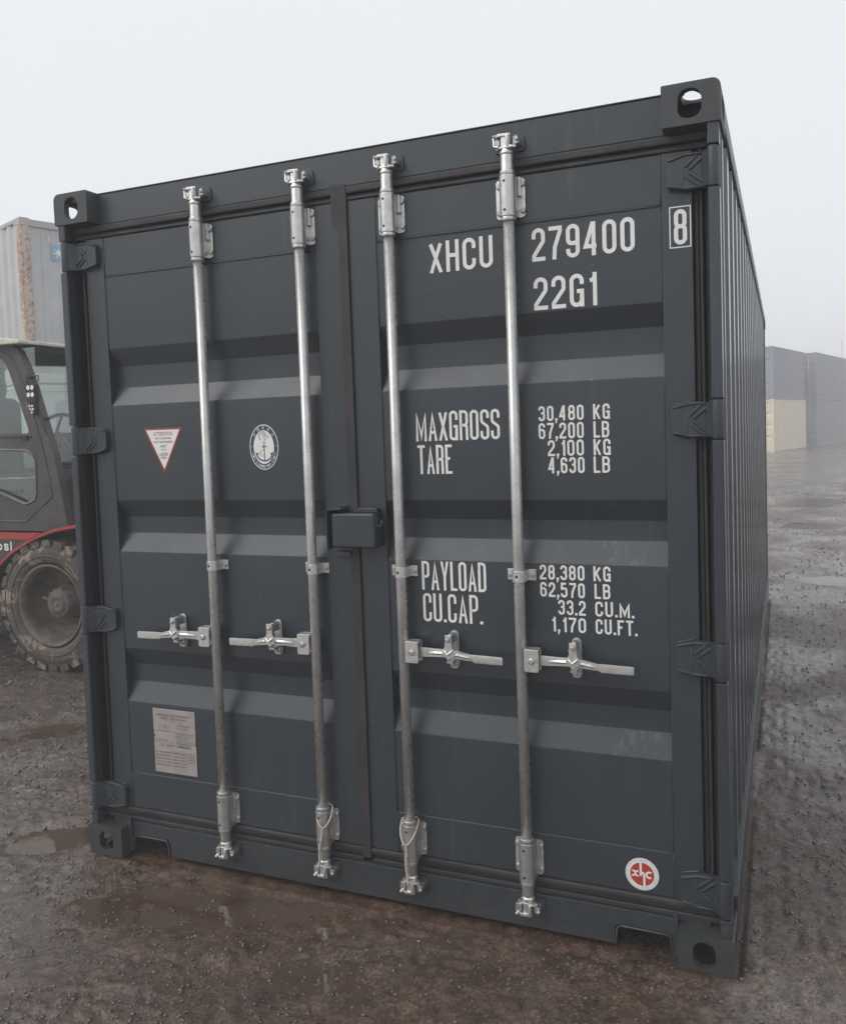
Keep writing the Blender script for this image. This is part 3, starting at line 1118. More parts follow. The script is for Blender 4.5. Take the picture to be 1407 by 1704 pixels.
def build_door(sx, x_out, x_seam, x_seam2, x_in, z0=0.186, z1=2.421):
    """x_out hinge side edge, x_in closing edge"""
    a0, a1 = sorted((x_out, x_seam))
    b0, b1 = sorted((x_seam2, x_in))
    p0, p1 = sorted((x_seam, x_seam2))
    mb = MB()
    mb.box(a0, a1, FY, FY + .048, z0, z1)
    mb.box(b0, b1, FY, FY + .048, z0, z1)
    mb.box(p0 + .0004, p1 - .0004, FY + .0015, FY + .048, 2.276, z1 - .0005)
    mb.box(p0 + .0004, p1 - .0004, FY + .0015, FY + .048, z0 + .0005, 0.324)
    door = mb.done('door', M['paint'], box, bev=0.0022)
    # pressed panel
    prof = [(FY + .003, 2.2757)]
    y0, y1 = FY + .003, FY + .038
    for a, c, d, e in CZ:
        prof += [(y0, a), (y1, c), (y1, d), (y0, e)]
    prof.append((y0, 0.3243))
    mb = MB()
    full = []
    # short arcs round the folds
    full.append(Vector(prof[0]))
    pts3 = [(p[0], p[1], 0.010) for p in prof]
    rp = roundpath(pts3, False, 4)
    mb.sheet([(p.x, p.y) for p in rp], p0 + .0005, p1 - .0005, 'x')
    for f in mb.bm.faces:
        f.smooth = True
    pan = mb.done('door_panel', M['paint'], door)
    # weld beads along the panel edges
    mb = MB()
    def bead(pts, r=.0030):
        n = 60
        q = []
        for i in range(len(pts) - 1):
            A, B = Vector(pts[i]), Vector(pts[i + 1])
            m = max(2, int((B - A).length / 0.03))
            for k in range(m):
                q.append(A.lerp(B, k / m) + Vector((random.uniform(-.0004, .0004), random.uniform(-.0006, .0004), random.uniform(-.0004, .0004))))
        q.append(Vector(pts[-1]))
        mb.tube(q, r, 6)
    bead([(p0, FY + .001, 2.2735), (p1, FY + .001, 2.2735)], .0026)
    bead([(p0, FY + .002, 0.3265), (p1, FY + .002, 0.3265)], .0030)
    bead([(p0 + .001, FY + .001, 2.42), (p0 + .001, FY + .001, 2.279)], .0022)
    bead([(p1 - .001, FY + .001, 2.42), (p1 - .001, FY + .001, 2.279)], .0022)
    bead([(p0 + .001, FY + .001, .321), (p0 + .001, FY + .001, .19)], .0022)
    bead([(p1 - .001, FY + .001, .321), (p1 - .001, FY + .001, .19)], .0022)
    for xx in (p0 + .002, p1 - .002):
        for hi, lo in ((2.27, 2.0), (1.775, 1.41), (1.205, .83), (.61, .33)):
            bead([(xx, FY + .003, hi), (xx, FY + .003, lo)], .0016)
    mb.done('weld_bead', M['paint'], door)
    # rubber seal round the leaf
    mb = MB()
    o0, o1 = sorted((x_out - sx * -.002, x_out + sx * .040))
    s = 1 if sx > 0 else -1
    # hinge side: three lips standing in the channel
    for k, (wd, yy) in enumerate(((0.014, .074), (0.010, .066), (0.014, .082))):
        off = (0.003, 0.019, 0.032)[k]
        q0, q1 = sorted((x_out + s * off, x_out + s * (off + wd)))
        mb.prism(rrect(q0, q1, yy, 0.116, 0.004, 2), 0.135, 2.440, 'z')
    q0, q1 = sorted((x_out + s * .001, x_out + s * .080))
    mb.box(min(q0, q1), max(q0, q1), 0.108, 0.1165, 0.132, 2.450)
    # top and bottom lips
    xx0, xx1 = sorted((x_out + s * .045, x_in - s * 0.0))
    mb.prism(rrect(0.052, 0.10, 2.4445, 2.4690, 0.005, 2), xx0, xx1, 'x')
    mb.prism(rrect(0.068, 0.10, 2.4345, 2.4440, 0.003, 2), xx0, xx1, 'x')
    mb.prism(rrect(0.056, 0.10, 2.4225, 2.4340, 0.004, 2), xx0, xx1, 'x')
    mb.prism(rrect(0.053, 0.10, 0.1650, 0.1845, 0.005, 2), xx0, xx1, 'x')
    mb.prism(rrect(0.066, 0.10, 0.1480, 0.1645, 0.004, 2), xx0, xx1, 'x')
    mb.prism(rrect(0.058, 0.10, 0.1315, 0.1475, 0.003, 2), xx0, xx1, 'x')
    if sx < 0:   # lip that covers the joint between the leaves
        mb.prism([(1.2008, 0.150), (1.2340, 0.150), (1.2340, 2.470), (1.2300, 2.478), (1.176, 2.478), (1.176, 2.352), (1.190, 2.338), (1.2008, 2.318)], .0505, .064, 'y')
    mb.done('seal', M['rubber'], door, bev=0.0008)
    # hinges
    for i, hz in enumerate(ZH):
        mb = MB()
        def HX(x):
            return x if sx < 0 else Wd - x
        mb.lathe([(-.056, .002), (-.056, .0150), (-.054, .0172), (.054, .0172), (.056, .0150), (.056, .002)], (HX(0.0245), 0.0225, hz), 'z', 20)
        mb.lathe([(-.0598, .002), (-.0598, .009), (.0598, .009), (.0598, .002)], (HX(0.0245), 0.0225, hz), 'z', 12)
        poly = [(0.030, -.054), (0.052, -.050), (0.075, -.052), (0.100, -.052), (0.150, -.040), (0.156, -.034), (0.156, .034), (0.150, .040), (0.100, .052), (0.075, .052), (0.052, .050), (0.030, .054)]
        mb.prism([(HX(a), hz + c) for a, c in poly], 0.0400, 0.0590, 'y')
        mb.prism([(HX(a), c) for a, c in ((.022, .010), (.036, .012), (.060, .0405), (.060, .0585), (.040, .058), (.022, .035))], hz - .050, hz + .050, 'z')
        def rib(ax, az, bx_, bz, wdt=.0040, y=.0385):
            mb.tube([(HX(ax), y, hz + az), (HX(bx_), y, hz + bz)], wdt, 6)
        rib(.060, .047, .104, .047)
        rib(.104, .047, .150, .036)
        rib(.060, -.047, .104, -.047)
        rib(.104, -.047, .150, -.036)
        rib(.045, .043, .092, .004, .0045)
        rib(.045, -.043, .092, -.004, .0045)
        rib(.070, .043, .104, .012, .0035)
        rib(.070, -.043, .104, -.012, .0035)
        rib(.110, .036, .110, -.036, .0022, .0400)
        # cast mark
        rot = PI / 2 if sx < 0 else -PI / 2
        cxm = HX(.130)
        for dx_, ss in ((-.007, 'S'), (.007, 'L')):
            bmt = bmesh.new()
            strokes(bmt, ss, -.0045, .0045, -.006, .006, .0018, 0)
            mt = Matrix.Translation((cxm, .0392, hz - dx_ * (1 if sx < 0 else 1))) @ Matrix.Rotation(rot, 4, 'Y')
            for f in list(bmt.faces):
                vs = [mb.bm.verts.new(mt @ v.co) for v in f.verts]
                mb.bm.faces.new(vs)
            bmt.free()
        # weld
        for zz in (.0545, -.0545):
            q = [Vector((HX(.100 + .05 * k / 9), .0575 + random.uniform(-.002, .002), hz + zz - math.copysign(.012 * k / 9, zz) + random.uniform(-.0012, .0012))) for k in range(10)]
            mb.tube(q, [random.uniform(.0025, .0045) for _ in q], 6)
        mb.done('hinge', M['paint'], door, bev=0.0016)
    return door


doorL = build_door(-1, 0.087, 0.175, 1.104, 1.200)
doorR = build_door(1, Wd - 0.087, Wd - 0.174, 1.337, 1.2345)

# ---- lettering on the right leaf
TY = FY + 0.0016
def L(text, x0, x1, z0, z1, t, y=TY, gap=0.28):
    return textobj('lettering', lambda bm: strokes(bm, text, x0, x1, z0, z1, t, y, gap), M['white'], doorR)
L('XHCU', 1.5255, 1.743, 2.150, 2.250, .0124)
L('279400', 1.871, 2.1855, 2.152, 2.253, .0124)
L('22G1', 1.873, 2.070, 2.002, 2.102, .0124)
L('MAXGROSS', 1.457, 1.749, 1.605, 1.702, .0088, gap=.20)
L('TARE', 1.460, 1.5825, 1.496, 1.592, .0088, gap=.20)
for tx, ux, a, c, d, e, z0, z1 in (
    ('30,480', 'KG', 1.877, 2.020, 2.049, 2.100, 1.657, 1.704),
    ('67,200', 'LB', 1.876, 2.019, 2.049, 2.097, 1.601, 1.651),
    ('2,100', 'KG', 1.904, 2.018, 2.048, 2.100, 1.547, 1.597),
    ('4,630', 'LB', 1.904, 2.019, 2.047, 2.097, 1.493, 1.543),
    ('28,380', 'KG', 1.867, 2.010, 2.038, 2.091, 1.157, 1.204),
    ('62,570', 'LB', 1.867, 2.010, 2.040, 2.089, 1.102, 1.149),
    ('33.2', 'CU.M.', 1.924, 2.011, 2.041, 2.160, 1.047, 1.094),
    ('1,170', 'CU.FT.', 1.900, 2.011, 2.041, 2.168, 0.992, 1.039)):
    L(tx, a, c, z0, z1, .0068)
    L(ux, d, e, z0, z1, .0068)
L('PAYLOAD', 1.460, 1.687, 1.108, 1.205, .0088, gap=.20)
L('CU.CAP.', 1.461, 1.671, 1.001, 1.097, .0088, gap=.22)
def box8(bm):
    y = FY - 0.0010
    ribbon(bm, [Vector(p) for p in ((2.2875, 2.1475), (2.2875, 2.2635), (2.3455, 2.2635), (2.3455, 2.1475))], .0032, True, y)
    strokes(bm, '8', 2.2985, 2.3355, 2.155, 2.256, .0120, y - .0002)
textobj('lettering', box8, M['white'], doorR)


# ---- stickers and plate
def stk(name, layers, parent, y=FY + .0022, th=None):
    root = None
    for k, (fn, m) in enumerate(layers):
        def f(bm, fn=fn, k=k):
            fn(bm, y - 0.0004 * k)
        o = textobj(name if k == 0 else name, f, m, parent)
    return


def multi(name, layers, parent, y=FY + .0022):
    """one sticker = one mesh with several print colours"""
    bm = bmesh.new()
    for k, (fn, m) in enumerate(layers):
        n0 = len(bm.faces)
        fn(bm, y - 0.00045 * k)
        bm.faces.ensure_lookup_table()
        for f in bm.faces[n0:]:
            f.material_index = k
    for f in bm.faces:
        f.normal_update()
        if f.normal.y > 0:
            f.normal_flip()
    me = bpy.data.meshes.new(name)
    bm.to_mesh(me)
    bm.free()
    for fn, m in layers:
        me.materials.append(m)
    o = bpy.data.objects.new(name, me)
    COL.objects.link(o)
    o.parent = parent
    return o


def tri(bm, y, s=0.0):
    a, b_, c = Vector((.323, 1.684)), Vector((.503, 1.684)), Vector((.413, 1.513))
    g = (a + b_ + c) / 3
    flat(bm, [(p.x, p.y) for p in [g + (p - g) * (1 - s) for p in (a, b_, c)]][::1], y)
def trit(bm, y):
    ftext(bm, 'ATTENTION', .368, .458, 1.6545, 1.669, y)
def tril(bm, y):
    for s, hw, z, h in (('THIS CONTAINER', .038, 1.645, .0072), ('MUST BE REPAIRED', .044, 1.631, .0072), ('ONLY', .015, 1.615, .009), ('WITH', .011, 1.601, .0072),
                        ('CORTEN', .020, 1.5855, .009), ('STEEL', .014, 1.5705, .008)):
        ftext(bm, s, .413 - hw, .413 + hw, z - h / 2, z + h / 2, y)
    flat(bm, [(.393, 1.5795), (.433, 1.5795), (.433, 1.5785), (.393, 1.5785)], y)
o = multi('warning_label', [(tri, M['redb']), (lambda bm, y: tri(bm, y, .13), M['white']), (trit, M['redb']), (tril, M['ink'])], doorL)
o['label'] = 'triangular white warning label with a red border, point down'

EX, EZ, ERX, ERZ = .8605, 1.6005, .0605, .0815
def ringtext(bm, s, y, rx, rz, a0, a1, hw, hh, inward):
    n = len(s)
    for i, ch in enumerate(s):
        if ch == ' ':
            continue
        a = R(a0 + (a1 - a0) * (i / max(1, n - 1)))
        x, z = EX_[0] + rx * math.cos(a), EX_[1] + rz * math.sin(a)
        rot = math.atan2(rz * math.sin(a), rx * math.cos(a)) + (-PI / 2 if not inward else PI / 2)
        ftext(bm, ch, x - hw, x + hw, z - hh, z + hh, y, rot)
EX_ = (EX, EZ)
def anchor(bm, y):
    cx, cz = EX + .002, EZ
    ribbon(bm, [Vector((cx, cz - .048)), Vector((cx, cz + .012))], .0034, False, y)
    ribbon(bm, [Vector((cx - .011, cz + .002)), Vector((cx + .011, cz + .002))], .0030, False, y - .0001)
    ribbon(bm, [Vector(p) for p in ell(cx, cz + .016, .0035, .0045, 12)], .0016, True, y - .0002)
    arc = [Vector((cx + .033 * math.cos(R(a)), cz - .021 + .028 * math.sin(R(a)))) for a in range(195, 350, 12)]
    ribbon(bm, arc, .0050, False, y - .0003)
    for s in (-1, 1):
        flat(bm, [(cx + s * .037, cz - .018), (cx + s * .024, cz - .023), (cx + s * .033, cz - .034)], y - .0004)
    # coils of rope round the shank and the curl over it
    q = [Vector((cx - .006 + .010 * math.sin(t * .7) - .004, cz + .004 - t * .0037)) for t in [k * .5 for k in range(24)]]
    ribbon(bm, q, .0012, False, y - .0005)
    for rr, ox, oz in ((.014, -.008, .040), (.009, -.010, .038), (.010, .010, .034), (.006, .012, .032), (.006, .0, .050)):
        ribbon(bm, [Vector(p) for p in ell(cx + ox, cz + oz, rr, rr * 1.1, 14)][:11], .0011, False, y - .0006)
multi('emblem_sticker', [
    (lambda bm, y: flat(bm, ell(EX, EZ, ERX, ERZ, 48), y), M['white']),
    (lambda bm, y: flat(bm, ell(EX, EZ, ERX - .003, ERZ - .0035, 48), y), M['navy']),
    (lambda bm, y: (ringtext(bm, 'CHINA CLASSIFICATION SOCIETY', y, .0505, .0695, 198, 342, .0022, .0042, True),
                    ringtext(bm, '中国船级社', y, .0505, .0695, 140, 40, .0048, .0056, False),
                    flat(bm, ell(EX - .0525, EZ + .004, .0018, .0018, 8), y), flat(bm, ell(EX + .0525, EZ + .004, .0018, .0018, 8), y)), M['white']),
    (lambda bm, y: flat(bm, ell(EX, EZ, .0430, .0605, 48), y), M['white']),
    (anchor, M['navy'])], doorL)['label'] = 'oval white and navy sticker with an anchor'

# data plate
PX0, PX1, PZ0, PZ1 = .297, .4965, .345, .597
mb = MB()
mb.prism([(PX0, PZ0), (PX1, PZ0), (PX1, PZ0 + .118), (PX1 - .008, PZ0 + .122), (PX1, PZ0 + .127), (PX1, PZ1), (PX0, PZ1), (PX0, PZ0 + .148), (PX0 + .008, PZ0 + .143), (PX0, PZ0 + .138)],
         FY - .0005, FY + .0022, 'y')
plate = mb.done('data_plate', M['plate'], doorL, bev=.0008)
def pt(bm):
    y = FY - .0010
    def t(s, x0, x1, z, h):
        ftext(bm, s, PX0 + x0, PX0 + x1, PZ0 + z, PZ0 + z + h, y)
    t('APPROVED FOR TRANSPORT', .018, .176, .224, .0085)
    t('UNDER CUSTOMS SEAL', .033, .160, .2115, .0085)
    t('TYPE', .048, .066, .184, .006)
    t('MANUFACTURER\'S', .108, .170, .188, .006)
    t('NO. OF THE CONTAINER', .108, .168, .178, .0055)
    t('CSC  SAFETY  APPROVAL', .026, .178, .104, .0095)
    for k, s in enumerate(('DATE MANUFACTURED', 'IDENTIFICATION NO.', 'MAXIMUM GROSS MASS', 'ALLOW. STACK. LOAD', 'TRANSVERSE RACKING')):
        t(s, .006, .080, .078 - k * .0125, .0062)
        t('30480 KG   67200 LB', .092, .148, .078 - k * .0125, .0058)
    for k, s in enumerate(('30480 KG', '67200 LB', '2100 KG', '4630 LB')):
        t(s, .160, .192, .082 - k * .011, .0055)
    for k, s in enumerate(('TIMBER COMPONENT TREATMENT', 'IMMUNITY AND DATE', 'TREATED', 'MAXIMUM GROSS MASS', 'PAYLOAD MASS KG LB', 'TARE')):
        t(s, .106, .190 - (k % 3) * .012, .155 - k * .0098, .0058)
    t('OWNER NO.', .010, .070, .127, .0058)
    def r(x0, x1, z0, z1, w_=.0008):
        ribbon(bm, [Vector(p) for p in ((PX0 + x0, PZ0 + z0), (PX0 + x0, PZ0 + z1), (PX0 + x1, PZ0 + z1), (PX0 + x1, PZ0 + z0))], w_, True, y + .0002)
    r(.056, .136, .199, .208)
    r(.024, .082, .168, .180)
    r(.002, .1975, .122, .165)
    r(.002, .098, .1225, .1645)
    r(.088, .152, .018, .086)
    for k in range(5):
        flat(bm, [(PX0 + .088, PZ0 + .0300 + k * .0120), (PX0 + .152, PZ0 + .0300 + k * .0120), (PX0 + .152, PZ0 + .0306 + k * .0120), (PX0 + .088, PZ0 + .0306 + k * .0120)], y + .0001)
textobj('lettering', pt, M['ink'], plate)

# round maker sticker
QX, QZ = 2.167, 0.247
def xhc(bm, y):
    ribbon(bm, [Vector((QX - .004, QZ - .006)), Vector((QX - .004, QZ + .040))], .0068, False, y)
    ribbon(bm, roundpath([(QX - .004, QZ + .004, 0), (QX + .0055, QZ + .0095, .006), (QX + .0065, QZ - .010, .002), (QX + .0065, QZ - .040, 0)]), .0066, False, y - .0001)
    c = [Vector((QX + .0225 + .0092 * math.cos(R(a)), QZ + .0005 + .0088 * math.sin(R(a)))) for a in range(50, 315, 15)]
    ribbon(bm, c, .0062, False, y - .0002)
    c = [Vector((QX - .0275 + .0075 * math.cos(R(a)), QZ + .001 + .0075 * math.sin(R(a)))) for a in range(110, -120, -15)]
    ribbon(bm, c, .0055, False, y - .0003)
    c = [Vector((QX - .0130 + .0075 * math.cos(R(a)), QZ + .001 + .0075 * math.sin(R(a)))) for a in range(75, 290, 15)]
    ribbon(bm, c, .0055, False, y - .0004)
def ring2(bm, y):
    global EX_
    EX_ = (QX, QZ)
    ribbon(bm, [Vector(p) for p in ell(QX, QZ, .0475, .0475, 48)], .0008, True, y)
    ringtext(bm, 'XINHUACHANG CONTAINER MANUFACTURING', y, .0425, .0425, 215, -35, .0013, .0020, False)
    ringtext(bm, '新华昌', y, .0425, .0425, 252, 290, .0022, .0024, True)
multi('maker_sticker', [
    (lambda bm, y: flat(bm, ell(QX, QZ, .0510, .0510, 48), y), M['white']),
    (ring2, M['inkmid']),
    (lambda bm, y: flat(bm, ell(QX, QZ, .0365, .0365, 48), y), M['red']),
    (xhc, M['white'])], doorR, y=FY + .0005)['label'] = 'round white and red maker sticker'

# ---- locking bars
def hexbolt(mb, x, y, z, r=.0085, h=.007, n=6):
    mb.lathe([(0, r), (-h, r), (-h - .001, r * .8)], (x, y, z), 'y', n, smooth=False)


def locking_bar(x, sgn, hend, first=False, cam_var=0):
    ry = 0.0245
    root = MB()
    root.tube([(x, ry, 0.30), (x, ry, 2.30)], .0172, 20)
    bar = root.done('locking_bar', M['rod'], box)
    # bearing brackets, top and bottom
    for top in (True, False):
        za, zb = (2.2905, 2.4120) if top else (0.1930, 0.3090)
        mb = MB()
        mb.prism(rrect(x - .048, x + .046, za, zb, .012, 4), FY - .0045, FY - .0003, 'y')
        mb.done('bracket_plate', M['cast_galv'], bar, bev=.001)
        mb = MB()
        s0, s1 = (2.2850, 2.4180) if top else (0.1820, 0.3160)
        # half-round housing standing on the plate
        prof = []
        for k in range(13):
            a = PI * k / 12
            prof.append((x - .0255 * math.cos(a), ry - .0255 * math.sin(a)))
        prof = prof + [(x + .0255, FY - .004), (x - .0255, FY - .004)]
        mb.prism(prof, s0 + .004, s1 - .004, 'z')
        mb.box(x + .0262, x + .036, ry + .018, FY - .0048, (s0 + s1) / 2 + .002, s1 - .006)
        mb.box(x - .034, x - .0262, ry + .02, FY - .0048, s0 + .01, s1 - .012)
        o = mb.done('bearing_housing', M['galv'], bar, bev=.0015)
        for f in o.data.polygons:
            f.use_smooth = False
        mb = MB()
        if top:
            mb.lathe([(-.012, .0178), (-.012, .0235), (-.0, .0235), (.0, .0178)], (x, ry, s0 + .0035), 'z', 20)
            mb.lathe([(0, .0178), (0, .0238), (.012, .0238), (.016, .0200), (.060, .0195), (.062, .0170)], (x, ry, s1 - .0025), 'z', 20)
        else:
            mb.lathe([(0, .0178), (0, .0238), (.012, .0238), (.014, .0178)], (x, ry, s1 - .0025), 'z', 20)
            mb.lathe([(0, .0178), (0, .0238), (-.012, .0238), (-.016, .0200), (-.050, .0195), (-.052, .0170)], (x, ry, s0 + .0035), 'z', 20)
        mb.done('collar', M['galv'], bar, bev=.0008)
        mb = MB()
        for bx_ in (-.0385, .0385):
            for bz in (za + .020, zb - .020):
                mb.lathe([(0, .009), (-.005, .0088), (-.0075, .006)], (x + bx_, FY - .0046, bz), 'y', 14, smooth=True)
        mb.done('bolt', M['bolt'], bar)
        mb = MB()
        for zz in (s0 + .022, s1 - .024):
            mb.lathe([(0, .0040), (-.0006, .0040)], (x - .004, ry - .0253, zz), 'y', 12, smooth=False)
        mb.done('grease_hole', M['hole'], bar)
        # cam head
        zc = 2.485 if top else 0.125
        u = 1 if top else -1
        def Zc(v):
            return zc + u * v
        mb = MB()
        mb.lathe([(-.012, .0185), (-.004, .0225), (.004, .0190), (.014, .0165)] if top else [(.012, .0185), (.004, .0225), (-.004, .0190), (-.014, .0165)], (x, ry, zc), 'z', 16)
        def bx(a, b_, c, d, e, f):
            z0_, z1_ = sorted((Zc(e), Zc(f)))
            mb.box(a, b_, c, d, z0_, z1_)
        k = sgn if cam_var % 2 == 0 else -sgn
        bx(x - .014, x + .014, ry - .014, ry + .016, .008, .052)
        # two flanges of the cam
        mb.prism([(x - .016 * k, ry - .016), (x + .020 * k, ry - .020), (x + .040 * k, ry - .004), (x + .036 * k, ry + .010), (x - .012 * k, ry + .018)], *sorted((Zc(.044), Zc(.053))), axis='z')
        mb.prism([(x - .034 * k, ry - .012), (x - .020 * k, ry - .022), (x + .018 * k, ry - .016), (x + .034 * k, ry - .002), (x + .020 * k, ry + .014), (x - .020 * k, ry + .012)], *sorted((Zc(.008), Zc(.015))), axis='z')
        mb.tube([(x + .020 * k, ry - .018, Zc(.012)), (x + .038 * k, ry - .006, Zc(.020)), (x + .040 * k, ry - .002, Zc(.048))], [.0045, .004, .0045], 7)
        mb.tube([(x - .010 * k, ry - .020, Zc(.012)), (x - .008 * k, ry - .0215, Zc(.049))], [.0045, .0055], 7)
        o = mb.done('cam', M['cast_galv'], bar, bev=.0022)
        # keeper fixed to the header or the sill, gripping the cam
        mb = MB()
        KY = 0.0555 if top else 0.0495
        mb.prism([(x - .044 * 1, Zc(.006)), (x + .046, Zc(.006)), (x + .052, Zc(.016)), (x + .050, Zc(.050)), (x + .040, Zc(.060)), (x - .034, Zc(.058)), (x - .044, Zc(.048))][::u], KY - .006, KY, 'y')
        mb.done('keeper_plate', M['paint'], bar, bev=.002)
        mb = MB()
        for s in (-1, 1):
            bxa, bxb = sorted((x + s * .020, x + s * .040))
            mb.prism([(bxa, Zc(.018)), (bxb, Zc(.022)), (bxb, Zc(.040)), (bxa + .003, Zc(.044))][::u], KY - .036, KY - .0055, 'y')
            mb.tube([(x + s * .030, KY - .030, Zc(.042)), (x + s * .038, KY - .042, Zc(.052 if s == k else .030))], [.007, .005], 8)
        mb.done('keeper_jaw', M['bolt'], bar, bev=.002)
    # guide strap half way up
    zg = 1.1715
    mb = MB()
    prof = [(x - .047, FY - .0040), (x - .024, FY - .0040)]
    for k in range(11):
        a = PI * k / 10
        prof.append((x - .0225 * math.cos(a), ry + .004 - .0225 * math.sin(a)))
    prof += [(x + .024, FY - .0040), (x + .047, FY - .0040), (x + .047, FY - .0003), (x - .047, FY - .0003)]
    mb.prism(prof, zg - .018, zg + .018, 'z')
    mb.done('guide_strap', M['cast_galv'], bar, bev=.0012)
    mb = MB()
    for s in (-1, 1):
        mb.lathe([(0, .0075), (-.005, .0072), (-.007, .0045)], (x + s * .0375, FY - .0041, zg), 'y', 12)
    mb.done('bolt', M['bolt'], bar)
    mb = MB()
    mb.lathe([(0, .0045), (-.0006, .0045)], (x - .003, ry + .004 - .0223, zg), 'y', 12, smooth=False)
    mb.done('grease_hole', M['hole'], bar)
    # handle hub
    s = sgn
    zh = 0.908
    mb = MB()
    hx0, hx1 = sorted((x + s * .0145, x + s * .062))
    mb.prism(rrect(hx0, hx1, zh - .036, zh + .036, .006, 3), ry - .023, ry - .0175, 'y')
    mb.prism(rrect(hx0, hx1, zh - .036, zh + .036, .006, 3), ry + .010, ry + .015, 'y')
    mb.box(hx0, hx1, ry - .0174, ry + .0099, zh + .030, zh + .0358)
    mb.done('handle_hub', M['cast_galv'], bar, bev=.0012)
    # handle: forged lever, waisted, with a flat grip
    st = [(.034, .0165, 0, .004), (.085, .0150, -.001, .003), (.118, .0135, .002, -.006), (.150, .0130, .004, -.012), (.172, .0120, .003, -.014),
          (.200, .0130, .001, -.012), (.226, .0115, -.005, -.006), (.246, .0100, -.009, .000), (.256, .0130, -.011, -.001), (hend - .003, .0125, -.0125, -.001), (hend, .0105, -.0125, -.001)]
    mb = MB()
    rings = []
    for d, hh, dz, dy in st:
        rings.append([mb.bm.verts.new((x + s * d, ry - .004 + dy + yy, zh + dz + zz)) for yy, zz in
                      ((-.0050, -hh), (-.0054, -hh * .4), (-.0100 if .10 < d < .24 else -.0054, 0), (-.0054, hh * .4), (-.0050, hh), (.0030, hh), (.0030, -hh))])
    for a, b_ in zip(rings, rings[1:]):
        for k in range(7):
            mb.bm.faces.new((a[k], a[(k + 1) % 7], b_[(k + 1) % 7], b_[k]))
    mb.bm.faces.new(rings[0])
    mb.bm.faces.new(rings[-1][::-1])
    mb.done('handle', M['cast_galv'], bar, bev=.0007)
    mb = MB()
    mb.lathe([(0, .0105), (-.005, .010), (-.008, .006)], (x + s * .040, ry - .0232, zh), 'y', 16)
    mb.done('pivot_bolt', M['bolt'], bar)
    # retainer plate with its catch hooked over the handle
    rx = x + s * .172
    zr = 0.914
    mb = MB()
    mb.prism(rrect(rx - .0155, rx + .0155, zr - .064, zr + .064, .0154, 6), FY - .0045, FY - .0003, 'y')
    mb.prism(rrect(rx - .012, rx + .012, zr - .060, zr - .020, .008, 4), FY - .016, FY - .0046, 'y')
    mb.box(rx - .012, rx + .010, FY - .050, FY - .0046, zr - .036, zr - .0285)
    mb.prism(rrect(rx - .010, rx + .010, zr + .026, zr + .060, .010, 5), FY - .044, FY - .0046, 'y')
    mb.done('handle_retainer', M['galv'], bar, bev=.0012)
    mb = MB()
    mb.prism([(rx - .011, zr + .060), (rx + .011, zr + .060), (rx + .013, zr + .020), (rx + .024, zr + .004), (rx + .020, zr - .010), (rx + .006, zr - .018), (rx - .002, zr - .024),
              (rx - .010, zr - .012), (rx - .024, zr - .002), (rx - .018, zr + .012), (rx - .012, zr + .024)], FY - .0640, FY - .0560, 'y')
    mb.box(rx - .010, rx + .010, FY - .0555, FY - .0445, zr + .022, zr + .058)
    mb.tube([(rx - .014, FY - .066, zr + .010), (rx, FY - .071, zr - .002), (rx + .014, FY - .066, zr + .010)], .0045, 7)
    mb.done('catch', M['cast_galv'], bar, bev=.0016)
    mb = MB()
    mb.lathe([(0, .0085), (-.006, .0080), (-.009, .005)], (rx, FY - .0642, zr + .045), 'y', 12)
    mb.lathe([(0, .0070), (-.006, .0065), (-.008, .004)], (rx, FY - .0162, zr - .048), 'y', 12)
    mb.tube([(rx - .016, FY - .05, zr + .033), (rx - .010, FY - .05, zr + .033)], .003, 6)
    mb.done('bolt', M['bolt'], bar)
    return bar


locking_bar(0.640, -1, .357, cam_var=0)
locking_bar(1.0625, -1, .357, cam_var=0)
locking_bar(1.400, 1, .350, cam_var=1)
locking_bar(1.8095, 1, .354, cam_var=1)

# ---- lock box over the joint of the leaves
mb = MB()
mb.prism(rrect(1.158, 1.322, 1.252, 1.370, .010, 4), -.004, .052, 'y')
lb = mb.done('lock_box', M['paint'], box, bev=.009, seg=4)
mb = MB()
mb.prism(roundpath([(1.141, 1.246, 0), (1.141, 1.383, .012), (1.202, 1.388, 0), (1.202, 1.3835, 0), (1.1455, 1.379, .008), (1.1455, 1.246, 0)]), -.010, .058, 'y')
mb.tube([(1.165 + .004 * k, .052 + random.uniform(-.002, .002), 1.391 + random.uniform(-.001, .002)) for k in range(11)], [random.uniform(.003, .005) for _ in range(11)], 6)
mb.done('cover_plate', M['paint'], lb, bev=.001)
mb = MB()
mb.box(1.150, 1.203, .040, .0597, 1.214, 1.233)
mb.done('stop_block', M['paint'], lb, bev=.0015)
mb = MB()
mb.box(1.232, 1.318, .030, .0597, 1.372, 1.380)
mb.tube([(1.238 + .0075 * k, .040 + random.uniform(-.002, .002), 1.381 + random.uniform(-.001, .001)) for k in range(11)], [random.uniform(.003, .0055) for _ in range(11)], 6)
mb.tube([(1.323, .012, 1.360)] + [(1.3325 + .0095 * math.cos(R(a)), .012, 1.335 + .0095 * math.sin(R(a))) for a in range(180, 361, 20)] + [(1.342, .012, 1.346)], .0032, 8)
mb.done('hook', M['paint'], lb)

